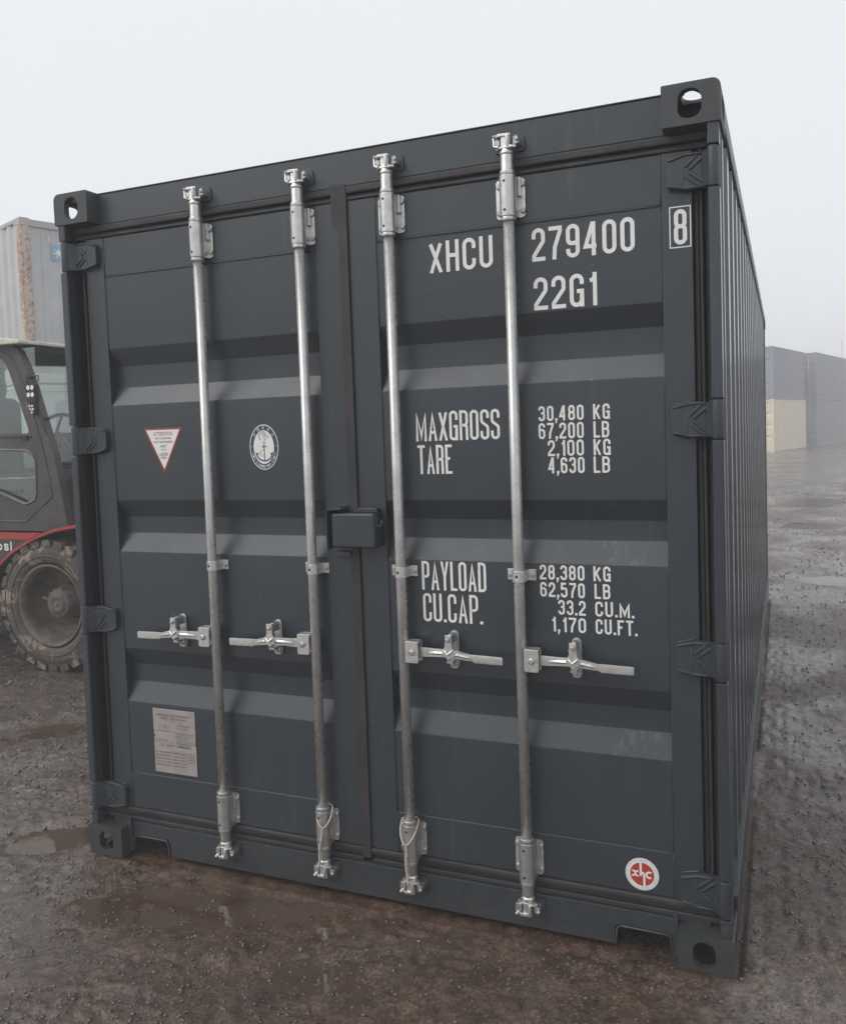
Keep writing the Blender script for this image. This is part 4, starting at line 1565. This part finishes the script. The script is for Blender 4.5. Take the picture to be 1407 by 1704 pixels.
# ---- twine loops hanging on the two middle bars
def twine(x, knot_dx, knot_z, end_z, lab, dx_end):
    pts = []
    ry = .0245
    zt = 0.322
    for k in range(25):      # the loop: up from the knot, round the back of the bar, down to the knot
        a = 2 * PI * k / 24
        # a: 0 at knot
        px = x + knot_dx * (1 - (1 - math.cos(a)) / 2) + .031 * math.sin(a)
        py = ry - .032 * math.cos(a)
        f = (1 - math.cos(a)) / 2
        pz = knot_z + (zt - knot_z) * min(1, f * 1.6) ** .8
        pts.append((px, min(py, .0535), pz))
    mb = MB()
    mb.tube(pts, .0030, 7)
    n = 40
    for ph in (0, PI * 2 / 3, PI * 4 / 3):
        q = []
        for k in range(n + 1):
            t = k / n
            a = ph + t * (knot_z - end_z) / .020 * PI
            q.append((x + knot_dx + dx_end * t + .0030 * math.cos(a) + .002 * math.sin(t * 9), -.0085 - .002 * t + .0025 * math.sin(a), knot_z - (knot_z - end_z) * t))
        mb.tube(q, .0022, 6)
    o = mb.done('twine', M['twine'])
    tag(o, lab, 'twine', 'twine loops tied on the locking bars')
    return o
twine(1.0625, .014, 0.262, 0.118, 'plaited twine looped on the locking bar just before the door joint, its tail slanting', -.020)
twine(1.400, -.004, 0.250, 0.112, 'plaited twine looped on the locking bar just past the door joint, its tail hanging straight', .004)

# =================================================================== OTHER CONTAINERS
def paintset(name, c1, c2, streak, amt, rough=(.5, .65)):
    return pmat(name, c1, c2, scale=2.0, rough=rough, bmp=.15, bscale=60, streak=streak, streak_amt=amt)
P_BLUE = paintset('hazed_blue_paint', (0.19, 0.205, 0.25), (0.22, 0.235, 0.285), (0.16, 0.12, 0.10), .4)  # distance haze is put into the colour, paler than the paint itself
P_CREAM = paintset('cream_paint', (0.74, 0.64, 0.46), (0.80, 0.70, 0.52), (0.35, 0.25, 0.16), .3)
P_DARK = paintset('hazed_slate_paint', (0.20, 0.205, 0.21), (0.24, 0.245, 0.25), (0.16, 0.13, 0.11), .4)  # slate lightened too: part of the fog is painted in
P_DARK2 = paintset('hazed_charcoal_paint', (0.18, 0.18, 0.185), (0.22, 0.22, 0.22), (0.16, 0.13, 0.11), .4)  # charcoal lightened by the same painted fog


def plain_container(name, loc, rz, label, group, pm, L_=Ln, flat_end=False, frame=None, post=None):
    e = empty(name, loc, label, 'shipping container', group, rz)
    container_shell(e, pm, frame or pm, frame or pm, None, L_, frame=frame)
    fr = frame or pm
    for sx in (-1, 1):
        pw = .158 if flat_end else .12
        x0, x1 = (0.004, pw) if sx < 0 else (Wd - pw, Wd - .004)
        mb = MB()
        mb.box(x0, x1, .004, .14, .118, 2.473)
        mb.done('corner_post', post or fr, e, bev=.006)
    mb = MB()
    mb.box(.1625, Wd - .1625, .01, .12, 2.47, 2.575)
    mb.done('header', fr, e, bev=.003)
    mb = MB()
    mb.box(.1625, Wd - .1625, .01, .12, .02, .15)
    mb.done('door_sill', fr, e, bev=.003)
    if flat_end:
        mb = MB()
        mb.box(.159, Wd - .159, .045, .09, .151, 2.469)
        for xx in (.34, .60, 1.15, 1.7):
            mb.prism(rrect(xx, xx + .075, .036, .0445, .002, 1), .16, 2.46, 'z')
        mb.done('end_wall', pm, e, bev=.003)
    else:
        for k in range(2):
            x0 = .125 + k * 1.098
            mb = MB()
            prof = [(.05, 2.46)]
            for a, c, d, f in CZ:
                prof += [(.05, a), (.085, c), (.085, d), (.05, f)]
            prof.append((.05, .16))
            mb.sheet(prof, x0 + .005, x0 + 1.085, 'x')
            dr = mb.done('door', pm, e)
            for xr in (.38, .80):
                mb = MB()
                mb.tube([(x0 + xr, .025, .08), (x0 + xr, .025, 2.52)], .017, 8)
                mb.done('locking_bar', M['rod'], e)
    return e


cx, cy, yaw = 2.136, 42.15, R(74.9 - 90)
ox, oy = cx - Wd * math.cos(yaw), cy - Wd * math.sin(yaw)
G1 = 'stacked containers far across the foggy yard'
plain_container('shipping_container', (ox, oy, 0), yaw, 'pale cream container on the ground in fog, under a haze-paled blue container', G1, P_CREAM)
plain_container('shipping_container', (ox - .02, oy + .02, 2.592), yaw + R(.4), 'haze-paled blue-grey container in fog stacked on top of the cream container', G1, P_BLUE)
cx, cy = 4.273, 48.42
yaw2 = R(-14.5)
ox, oy = cx - Wd * math.cos(yaw2), cy - Wd * math.sin(yaw2)
plain_container('shipping_container', (ox, oy, 0), yaw2, 'slate grey container on the ground in fog, beneath another grey one, beside the cream one', G1, P_DARK, 12.19)
plain_container('shipping_container', (ox, oy, 2.592), yaw2, 'charcoal grey container in fog, upper one of the all-grey stack beside the blue container', G1, P_DARK2, 12.19)

# pale grey container with a rusty corner post, behind the vehicle
rm_, nt, b, v = base('rusted_pale_paint')
n1 = noise(nt, v, 1.0, 6, .65, sx=(9, 9, 0.9))
n2 = noise(nt, v, 14, 5, .7)
ad = N(nt, 'ShaderNodeMath', operation='ADD')
nt.links.new(n1, ad.inputs[0])
nt.links.new(n2, ad.inputs[1])
nt.links.new(ramp(nt, ad.outputs[0], [(0.38, (0.19, 0.08, 0.045)), (0.46, (0.42, 0.29, 0.21)), (0.52, (0.58, 0.49, 0.40)), (0.62, (0.50, 0.44, 0.38))]), b.inputs['Base Color'])
ad.use_clamp = False
m5 = N(nt, 'ShaderNodeMath', operation='MULTIPLY')
m5.inputs[1].default_value = .5
nt.links.new(ad.outputs[0], m5.inputs[0])
for l in list(nt.links):
    if l.to_node.type == 'VALTORGB' and l.from_node == ad:
        s_ = l.to_socket
        nt.links.new(m5.outputs[0], s_)
b.inputs['Roughness'].default_value = .8
bump(nt, b, n2, .5, .004)
P_PALE = paintset('pale_grey_paint', (0.45, 0.465, 0.47), (0.54, 0.55, 0.55), (0.40, 0.32, 0.25), .6, rough=(.5, .7))
G2 = 'stacked containers behind the vehicle'
P_PALE2 = paintset('dirty_pale_rail_paint', (0.40, 0.36, 0.33), (0.50, 0.48, 0.46), (0.36, 0.22, 0.15), .7, rough=(.5, .7))
yl = R(70)
lc = (-8.40, 7.50)
e = plain_container('shipping_container', (lc[0], lc[1], 2.592), yl, 'pale grey container with rusty corner post and blue square mark, above the vehicle roof', G2, P_PALE, Ln, True, P_PALE2, rm_)
plain_container('shipping_container', (lc[0], lc[1], 0), yl, 'pale grey container on the ground behind the vehicle, under the rusty-cornered one', G2, P_PALE, Ln, True, P_PALE2, rm_)
# blue square with a white seven-pointed star, and the small mark above it
def bsq(bm, y):
    flat(bm, [(.490, 1.985), (.735, 1.985), (.735, 2.235), (.490, 2.235)], y)
def bst(bm, y):
    pts = []
    for k in range(14):
        a = PI / 2 + PI * k / 7
        r = .105 if k % 2 == 0 else .028
        pts.append((.612 + r * math.cos(a), 2.11 + r * math.sin(a)))
    flat(bm, pts, y)
    flat(bm, [(.455, 2.275), (.475, 2.275), (.475, 2.345), (.455, 2.345)], y)
M['lblue'] = pmat('pale_blue_print', (0.22, 0.42, 0.56), rough=(.5, .6))
wall = [c for c in e.children if c.name.startswith('end_wall')][-1]
multi('star_mark', [(bsq, M['lblue']), (bst, M['white'])], wall, y=.030)

# thin mast far behind the stacks
mb = MB()
mb.tube([(6.3, 62, 0), (6.3, 62, 6.9)], [.03, .012], 8)
tag(mb.done('antenna_mast', P_DARK), 'thin dark mast standing in fog behind the grey container stack', 'mast')

# =================================================================== VEHICLE
def dirt(name, c1, c2, lo=.42, hi=.58, scale=7, rough=(.6, .85), bmp=.4, bscale=90):
    return pmat(name, c1, c2, scale=scale, rough=rough, bmp=bmp, bscale=bscale, lo=lo, hi=hi, dist=.002)
V = {
 'body': dirt('dusty_charcoal_paint', (0.040, 0.037, 0.036), (0.075, 0.066, 0.060), .35, .7, 4, (.4, .7), .15),
 'pillar': dirt('dusty_cab_frame_paint', (0.050, 0.046, 0.046), (0.085, 0.075, 0.070), .35, .7, 6, (.35, .6), .1),
 'black': dirt('dusty_black_plastic', (0.012, 0.012, 0.012), (0.030, 0.027, 0.025), .3, .7, 10, (.5, .8), .1),
 'redp': dirt('dusty_red_paint', (0.42, 0.030, 0.022), (0.30, 0.075, 0.055), .4, .75, 9, (.3, .5), .05),
 'tyre': dirt('muddy_tyre_rubber', (0.070, 0.056, 0.047), (0.115, 0.093, 0.076), .40, .65, 6, (.7, .9), .6),
 'rim': dirt('muddy_wheel_rim', (0.085, 0.070, 0.058), (0.20, 0.165, 0.13), .4, .62, 7, (.6, .8), .4),
 'hub': dirt('muddy_hub_casting', (0.10, 0.088, 0.076), (0.15, 0.132, 0.115), .4, .62, 12, (.7, .8), .5),
 'seal': dirt('tan_window_seal', (0.13, 0.115, 0.10), (0.19, 0.165, 0.145), .4, .6, 12, (.5, .7), .1),
 'cream': dirt('cream_roof_edge', (0.58, 0.54, 0.43), (0.68, 0.64, 0.53), .4, .6, 8, (.5, .6), .1),
 'led': pmat('lamp_reflector', (0.75, 0.75, 0.73), (0.85, 0.85, 0.83), rough=(.12, .2), metal=.7),
 'orange': pmat('rusty_lamp_bracket', (0.20, 0.09, 0.05), rough=(.6, .7)),
 'seat': pmat('seat_vinyl', (0.030, 0.032, 0.033), (0.045, 0.046, 0.047), rough=(.5, .6)),
 'paper': pmat('paper_white', (0.68, 0.71, 0.76), rough=(.6, .7)),
 'yellow': pmat('yellow_card', (0.50, 0.47, 0.10), rough=(.6, .7)),
}
# mud splashes on the tyre wall
tm = V['tyre'].node_tree
bs = tm.nodes['Principled BSDF']
tcv = [n for n in tm.nodes if n.type == 'TEX_COORD'][0].outputs['Object']
old = bs.inputs['Base Color'].links[0].from_socket
sp = noise(tm, tcv, 7.5, 6, .62, 1.2)
msk = ramp(tm, sp, [(.54, (0, 0, 0)), (.56, (1, 1, 1))])
tm.links.new(mixc(tm, msk, old, (0.26, 0.205, 0.16)), bs.inputs['Base Color'])
# glass: clear sheet with a greenish cast and a mirror skin
gl = bpy.data.materials.new('cab_glass')
gl.use_nodes = True
nt = gl.node_tree
nt.nodes.clear()
o_ = nt.nodes.new('ShaderNodeOutputMaterial')
tr = nt.nodes.new('ShaderNodeBsdfTransparent')
tr.inputs[0].default_value = (.91, .95, .93, 1)
gs = nt.nodes.new('ShaderNodeBsdfGlossy')
gs.inputs['Roughness'].default_value = .06
gs.inputs['Color'].default_value = (.8, .84, .84, 1)
fr = nt.nodes.new('ShaderNodeLayerWeight')
fr.inputs[0].default_value = 0.5
pw_ = N(nt, 'ShaderNodeMath', operation='POWER')
pw_.inputs[1].default_value = 2.5
nt.links.new(fr.outputs['Facing'], pw_.inputs[0])
ma_ = N(nt, 'ShaderNodeMath', operation='MULTIPLY_ADD')
ma_.inputs[1].default_value = 0.7
ma_.inputs[2].default_value = 0.09
nt.links.new(pw_.outputs[0], ma_.inputs[0])
ms = nt.nodes.new('ShaderNodeMixShader')
nt.links.new(ma_.outputs[0], ms.inputs[0])
nt.links.new(tr.outputs[0], ms.inputs[1])
nt.links.new(gs.outputs[0], ms.inputs[2])
nt.links.new(ms.outputs[0], o_.inputs[0])

VX, VY = -2.30, 1.99
veh = empty('telehandler', (VX, VY, 0), 'muddy dark grey telehandler with a red stripe, glazed cab and large tyre', 'telehandler')


def vp(x):   # world x -> local
    return x - VX


# wheels
def wheel(x, y, flip=1):
    s = flip
    mb = MB()
    prof = [(0.045, .300), (0.012, .315), (0.004, .345), (0.0, .385), (0.010, .424), (0.026, .444), (0.332, .444), (0.348, .424), (0.358, .385), (0.352, .345), (0.345, .315), (0.31, .300)]
    mb.lathe([(s * t, r) for t, r in prof], (x, y, .475), 'y', 64, close=True)
    # raised ring on the side wall
    mb.lathe([(s * t, r) for t, r in ((0.0035, .355), (-0.0035, .360), (-0.0035, .366), (0.0025, .371))], (x, y, .475), 'y', 64, close=True)
    nb = 26
    for k in range(nb):
        for half in (0, 1):
            a = 2 * PI * (k + half * .5) / nb
            mt = Matrix.Translation((x, y, .475)) @ Matrix.Rotation(a, 4, 'Y')
            y0, y1 = (0.004, 0.165) if half == 0 else (0.195, 0.354)
            sl = .030 if half == 0 else -.030
            w0, w1 = .044, .036
            pts = [(-w0 + (sl if half else 0), s * y0, .428), (w0 + (sl if half else 0), s * y0, .428), (w0 + (0 if half else sl), s * y1, .428), (-w0 + (0 if half else sl), s * y1, .428)]
            top = [(-w1 + (sl if half else 0), s * (y0 + .006), .4755), (w1 + (sl if half else 0), s * (y0 + .006), .4755), (w1 + (0 if half else sl), s * (y1 - .006), .4755), (-w1 + (0 if half else sl), s * (y1 - .006), .4755)]
            vs = [mb.bm.verts.new(mt @ Vector(p)) for p in pts + top]
            for f in ((0, 1, 2, 3), (4, 5, 6, 7), (0, 1, 5, 4), (1, 2, 6, 5), (2, 3, 7, 6), (3, 0, 4, 7)):
                mb.bm.faces.new([vs[i] for i in f])
    wh = empty_part('wheel', veh)
    ty = mb.done('tyre', V['tyre'], wh)
    for v_ in ty.data.vertices:      # flattened a little where it stands
        if v_.co.z < .006:
            v_.co.z = .001
    mb = MB()
    rp = [(0.03, .298), (0.014, .300), (0.012, .288), (0.030, .276), (0.055, .268), (0.17, .255), (0.24, .235), (0.255, .18), (0.25, .10), (0.25, .02)]
    mb.lathe([(s * t, r) for t, r in rp], (x, y, .475), 'y', 64, caps=(0, 1))
    mb.done('rim', V['rim'], wh)
    mb = MB()
    hp = [(0.245, .135), (0.16, .128), (0.15, .120), (0.118, .118), (0.110, .108), (0.092, .104), (0.085, .096), (0.085, .070), (0.076, .066), (0.072, .040), (0.078, .036), (0.078, .012), (0.070, .010), (0.070, .002)]
    mb.lathe([(s * t, r) for t, r in hp], (x, y, .475), 'y', 40)
    for k in range(10):
        a = 2 * PI * k / 10
        mb.lathe([(s * .118, .009), (s * .102, .009), (s * .100, .005)], (x + .112 * math.cos(a), y, .475 + .112 * math.sin(a)), 'y', 6, smooth=False)
    mb.tube([(x - .10, y + s * .11, .50), (x - .15, y + s * .10, .51)], .012, 8)
    mb.done('hub', V['hub'], wh)
    return wh


def empty_part(name, parent):
    o = bpy.data.objects.new(name, None)
    COL.objects.link(o)
    o.parent = parent
    o.empty_display_size = .05
    return o


wheel(0.0, 0.0, 1)
wheel(-2.55, 0.0, 1)
wheel(0.0, 2.30, -1)
wheel(-2.55, 2.30, -1)

# chassis and wheel-arch inner wall
mb = MB()
mb.box(vp(-5.6), vp(-1.55), .52, 1.80, .42, 1.02)
mb.box(vp(-5.6), vp(-1.62), .36, .515, .60, 1.16)
mb.box(vp(-1.55), vp(-1.30), .60, 1.70, .30, .95)
mb.tube([(0, .35, .475), (0, 1.95, .475)], .09, 12)
mb.tube([(-2.55, .35, .475), (-2.55, 1.95, .475)], .09, 12)
mb.done('chassis', V['black'], veh, bev=.01)
# mudguard over the front wheel: arch strip with red edge
arch = [(-2.90, .60), (-2.83, .70), (-2.747, .771), (-2.651, .844), (-2.559, .893), (-2.46, .940), (-2.377, .974), (-2.258, 1.012), (-2.13, 1.040), (-2.00, 1.058), (-1.85, 1.060), (-1.72, 1.03), (-1.63, .96)]
mb = MB()
up = [(vp(a), c) for a, c in arch]
lo = [(vp(a) , c - .018) for a, c in arch]
for i in range(len(up) - 1):
    q = [up[i], up[i + 1], lo[i + 1], lo[i]]
    mb.prism(q, .012, .36, 'y')
mg = mb.done('mudguard', V['black'], veh)
mb = MB()
for i in range(len(up) - 1):
    mb.prism([(up[i][0], up[i][1] + .008), (up[i + 1][0], up[i + 1][1] + .008), (lo[i + 1][0], lo[i + 1][1] + .004), (lo[i][0], lo[i][1] + .004)], -.004, .0115, 'y')
mb.done('edge_strip', V['redp'], mg)
# side skirt with stripe and lettering, behind the arch
mb = MB()
sk = [(vp(-5.2), .50), (vp(-2.92), .50)] + [(vp(a), c + .010) for a, c in arch[:6]] + [(vp(-2.46), .952), (vp(-5.2), .952)]
mb.prism(sk, .004, .030, 'y')
skirt = mb.done('side_skirt', V['body'], veh)
mb = MB()
mb.prism([(vp(-5.2), .9525), (vp(-2.46), .9525), (vp(-2.34), 1.000), (vp(-5.2), 1.002)], .000, .030, 'y')
mb.done('stripe', V['redp'], skirt)
textobj('lettering', lambda bm: strokes(bm, 'psl', vp(-2.768), vp(-2.630), .868, .935, .0125, .0015, gap=.35, step=.0004), M['white'], skirt)
# cab side frame with two window openings
outer = [(vp(-3.9), 1.010), (vp(-2.100), 1.010), (vp(-2.118), 1.087), (vp(-2.165), 1.376), (vp(-2.200), 1.548), (vp(-2.283), 1.802), (vp(-2.365), 2.060), (vp(-2.420), 2.200), (vp(-2.487), 2.318),
         (vp(-2.56), 2.362), (vp(-2.66), 2.372), (vp(-3.9), 2.372)]
def cabside(y0, y1, name, mat):
    mb = MB()
    mb.prism(outer, y0, y1, 'y')
    o = mb.done(name, mat, veh)
    c1 = MB()
    c1.prism([(p.x, p.y) for p in roundpath([(vp(-3.75), 1.736, .05), (vp(-2.420), 1.716, .02), (vp(-2.516), 1.982, .3), (vp(-2.625), 2.270, .14), (vp(-3.75), 2.320, .05)], True)], y0 - .05, y1 + .05, 'y')
    c1 = c1.done('c', mat)
    c2 = MB()
    low = roundpath([(vp(-3.75), 1.640, .03), (vp(-2.376), 1.592, .10), (vp(-2.388), 1.235, .09), (vp(-2.500), 1.205, .06), (vp(-2.80), 1.31, .2), (vp(-3.75), 1.31, .05)], True)
    c2.prism([(p.x, p.y) for p in low], y0 - .05, y1 + .05, 'y')
    c2 = c2.done('c', mat)
    for c in (c1, c2):
        c.parent = veh
    bpy.context.view_layer.update()
    boolcut(o, [c1, c2])
    m = o.modifiers.new('edge', 'BEVEL')
    m.width = .012
    m.segments = 3
    m.limit_method = 'ANGLE'
    m.angle_limit = R(40)
    return o, low
cab, low = cabside(.035, .095, 'cab_side', V['pillar'])
mb = MB()
mb.tube([(p.x, .034, p.y) for p in low] + [(low[0].x, .034, low[0].y)], .0095, 8)
mb.done('window_seal', V['seal'], cab)
mb = MB()
seam = roundpath([(vp(-3.85), 1.084, 0), (vp(-2.502), 1.080, .03), (vp(-2.236), 1.262, .03), (vp(-2.275), 1.504, .1), (vp(-2.345), 1.760, 1.), (vp(-2.445), 2.06, 1.), (vp(-2.55), 2.27, .25), (vp(-2.68), 2.335, 0)])
mb.tube([(p.x, .035, p.y) for p in seam], .0065, 8)
mb.done('door_edge', V['pillar'], cab)
mb = MB()
mb.box(vp(-3.76), vp(-2.36), .064, .068, 1.72, 2.33)
mb.box(vp(-3.76), vp(-2.36), .064, .068, 1.20, 1.66)
mb.done('side_window', gl, cab)
mb = MB()
mb.tube([(vp(-2.86), .030, 1.70), (vp(-2.40), .030, 1.690)], .004, 6)
mb.box(vp(-2.49), vp(-2.435), .022, .036, 1.665, 1.70)
mb.done('handle', V['black'], cab)
CW = 1.02    # cab width
cab2, _ = cabside(CW - .06, CW, 'cab_side', V['pillar'])
mb = MB()
mb.box(vp(-3.95), vp(-3.90), .036, CW - .001, 1.012, 1.42)
mb.box(vp(-3.95), vp(-3.90), .036, .10, 1.42, 2.37)
mb.box(vp(-3.95), vp(-3.90), CW - .065, CW - .001, 1.42, 2.37)
o = mb.done('cab_back', V['body'], veh, bev=.01)
mb = MB()
mb.box(vp(-3.93), vp(-3.925), .101, CW - .066, 1.421, 2.29)
mb.done('rear_window', gl, o)
mb = MB()
mb.box(vp(-3.76), vp(-2.40), CW - .032, CW - .028, 1.72, 2.33)
mb.box(vp(-3.76), vp(-2.40), CW - .032, CW - .028, 1.20, 1.66)
_gl2 = mb
_gl2.done('side_window', gl, cab2)
# windscreen, its frame and the panel below
wsc = [(vp(-2.225), 1.500), (vp(-2.305), 1.800), (vp(-2.385), 2.055), (vp(-2.450), 2.210), (vp(-2.520), 2.290)]
mb = MB()
mb.sheet([(p, q) for p, q in wsc], .096, CW - .061, 'y') if False else None
A = [mb.bm.verts.new((p, .096, q)) for p, q in wsc]
B = [mb.bm.verts.new((p, CW - .061, q)) for p, q in wsc]
for i in range(len(wsc) - 1):
    mb.bm.faces.new((A[i], B[i], B[i + 1], A[i + 1]))
mb.done('windscreen', gl, veh)
mb = MB()
mb.prism([(vp(-2.215), 1.455), (vp(-2.190), 1.455), (vp(-2.205), 1.505), (vp(-2.235), 1.505)], .096, CW - .061, 'y')
mb.tube([(vp(-2.195), .10, 1.490), (vp(-2.195), CW - .1, 1.490)], .008, 6)
mb.tube([(vp(-2.21), .40, 1.52), (vp(-2.29), .62, 1.80)], .006, 6)
mb.done('windscreen_frame', V['black'], veh, bev=.004)
mb = MB()
mb.prism([(vp(-2.30), 1.012), (vp(-2.115), 1.012), (vp(-2.165), 1.300), (vp(-2.190), 1.454), (vp(-2.30), 1.454)], .096, CW - .061, 'y')
mb.box(vp(-2.150), vp(-2.10), .16, .70, 1.27, 1.40)
mb.box(vp(-2.14), vp(-2.05), .22, .60, 1.05, 1.23)
mb.done('cab_front_panel', V['body'], veh, bev=.008)
# roof: cream edge over a dark visor
mb = MB()
mb.prism(roundpath([(vp(-4.0), 2.3745, 0), (vp(-2.40), 2.352, 0), (vp(-2.40), 2.378, .01), (vp(-2.62), 2.408, .1), (vp(-4.0), 2.420, 0)], True), -.03, CW + .04, 'y')
rf = mb.done('roof', V['cream'], veh, bev=.006)
mb = MB()
mb.prism([(vp(-3.9), 2.372), (vp(-2.425), 2.351), (vp(-2.435), 2.300), (vp(-2.53), 2.292), (vp(-3.9), 2.300)], .096, CW - .061, 'y')
mb.done('visor', V['black'], rf, bev=.004)
# inside of the cab
mb = MB()
mb.box(vp(-3.35), vp(-2.85), .28, .78, 1.25, 1.40)
mb.prism(rrect(.30, .76, 1.35, 2.02, .08), vp(-3.42), vp(-3.28), 'x')
mb.prism(rrect(.40, .66, 2.03, 2.18, .05), vp(-3.40), vp(-3.31), 'x')
mb.done('seat', V['seat'], veh, bev=.03)
mb = MB()
mb.box(vp(-2.62), vp(-2.32), .12, CW - .08, 1.02, 1.34)
mb.prism([(vp(-2.62), 1.34), (vp(-2.34), 1.34), (vp(-2.34), 1.62), (vp(-2.50), 1.60)], .30, .80, 'y')
mb.tube([(vp(-2.55), .53, 1.55), (vp(-2.68), .53, 1.72)], .03, 10)
mb.done('dashboard', V['seat'], veh, bev=.015)
mb = MB()
ringp = []
for k in range(33):
    a = 2 * PI * k / 32
    ringp.append((vp(-2.68) + .10 * math.cos(a) * .7, .53 + .19 * math.sin(a), 1.73 + .13 * math.cos(a)))
mb.tube(ringp, .014, 8)
mb.tube([ringp[0], ringp[16]], .01, 6)
mb.done('steering_wheel', V['black'], veh)
# boom and engine cover beyond the cab
mb = MB()
mb.prism([(vp(-5.9), 1.75), (vp(-2.4), 1.52), (vp(-1.35), 1.00), (vp(-1.35), .72), (vp(-1.7), .70), (vp(-2.6), 1.18), (vp(-5.9), 1.42)], 1.10, 1.42, 'y')
mb.done('boom', V['body'], veh, bev=.01)
mb = MB()
mb.prism([(vp(-5.3), .95), (vp(-2.45), .95), (vp(-2.60), 1.42), (vp(-5.3), 1.55)], 1.50, 2.28, 'y')
mb.done('engine_cover', V['body'], veh, bev=.03)
# work lamp on the front pillar
mb = MB()
mb.prism(roundpath([(vp(-2.322), 1.925, .01), (vp(-2.250), 1.925, .01), (vp(-2.246), 2.060, .02), (vp(-2.326), 2.060, .02)], True), -.060, -.015, 'y')
mb.prism(roundpath([(vp(-2.315), 1.920, .0), (vp(-2.255), 1.920, .0), (vp(-2.268), 1.840, .02), (vp(-2.302), 1.840, .02)], True), -.055, -.015, 'y')
lamp = mb.done('work_lamp', V['black'], veh, bev=.004)
mb = MB()
for dx in (-.0185, .0185):
    for dz in (2.032, 1.982):
        mb.lathe([(0, .0165), (-.002, .0165), (.010, .002)], (vp(-2.286) + dx, -.0605, dz), 'y', 14)
for dx, dz in ((-.018, 1.905), (.006, 1.905), (-.010, 1.882), (.012, 1.882), (.0, 1.860)):
    mb.lathe([(0, .009), (-.002, .009)], (vp(-2.286) + dx, -.0555, dz), 'y', 10)
mb.done('lens', V['led'], lamp)
mb = MB()
fx0, fx1 = vp(-2.345), vp(-2.235)
mb.tube([(fx0, -.02, 2.04), (fx0, -.03, 2.115), (fx1, -.03, 2.115), (fx1, -.03, 2.075)], .0045, 6)
mb.tube([(vp(-2.325), -.02, 2.04), (vp(-2.325), -.03, 2.112)], .003, 6)
mb.tube([(vp(-2.40), .03, 1.955), (vp(-2.32), -.02, 1.955)], .006, 6)
mb.tube([(vp(-2.40), .03, 1.985), (vp(-2.37), -.01, 1.985)], .009, 8)
mb.tube([(vp(-2.39), .03, 1.915), (vp(-2.37), -.01, 1.915)], .009, 8)
mb.tube([(vp(-2.270), -.02, 1.84), (vp(-2.262), .02, 1.75), (vp(-2.245), .03, 1.70)], .004, 6)
mb.done('guard_bracket', V['black'], lamp)
mb = MB()
mb.box(vp(-2.365), vp(-2.318), -.035, .030, 1.875, 1.940)
mb.done('clamp', V['orange'], lamp, bev=.006)
mb = MB()
for xx, zz in ((-2.377, 2.118), (-2.255, 1.814)):
    mb.lathe([(.03, .012), (.0, .012), (-.004, .017), (-.010, .015)], (vp(xx), .03, zz), 'y', 10)
mb.done('bolt', V['black'], cab)

# things lying on the ledge inside the cab door
mb = MB()
mb.prism([(-2.95, 2.16), (-2.66, 2.14), (-2.62, 2.26), (-2.92, 2.30)], 1.385, 1.388, 'z')
tag(mb.done('paper_sheet', V['paper']), 'white sheet of paper lying inside the cab behind the lower door window', 'paper')
mb = MB()
mb.prism([(-2.665, 2.18), (-2.545, 2.20), (-2.55, 2.28), (-2.68, 2.27)], 1.385, 1.393, 'z')
tag(mb.done('yellow_card', V['yellow']), 'folded yellow card lying next to the white paper inside the cab', 'card')
mb = MB()
mb.box(-3.2, -2.46, 2.09, 2.34, 1.30, 1.384)
o = mb.done('ledge', V['seat'], veh, bev=.01)
o.location = (-VX, -VY, 0)

# =================================================================== HAZE
hm = bpy.data.materials.new('haze_air')
hm.use_nodes = True
nt = hm.node_tree
nt.nodes.clear()
o_ = nt.nodes.new('ShaderNodeOutputMaterial')
pv = nt.nodes.new('ShaderNodeVolumePrincipled')
pv.inputs['Color'].default_value = (0.97, 0.98, 1.0, 1)
pv.inputs['Density'].default_value = 0.0100
pv.inputs['Anisotropy'].default_value = 0.0
nt.links.new(pv.outputs[0], o_.inputs['Volume'])
mb = MB()
mb.box(-345, 345, -345, 405, -1.2, 9.0)
hz = mb.done('haze', hm, kind='stuff')
hz['label'] = 'even pale fog lying over the whole container yard'
hz['category'] = 'fog'
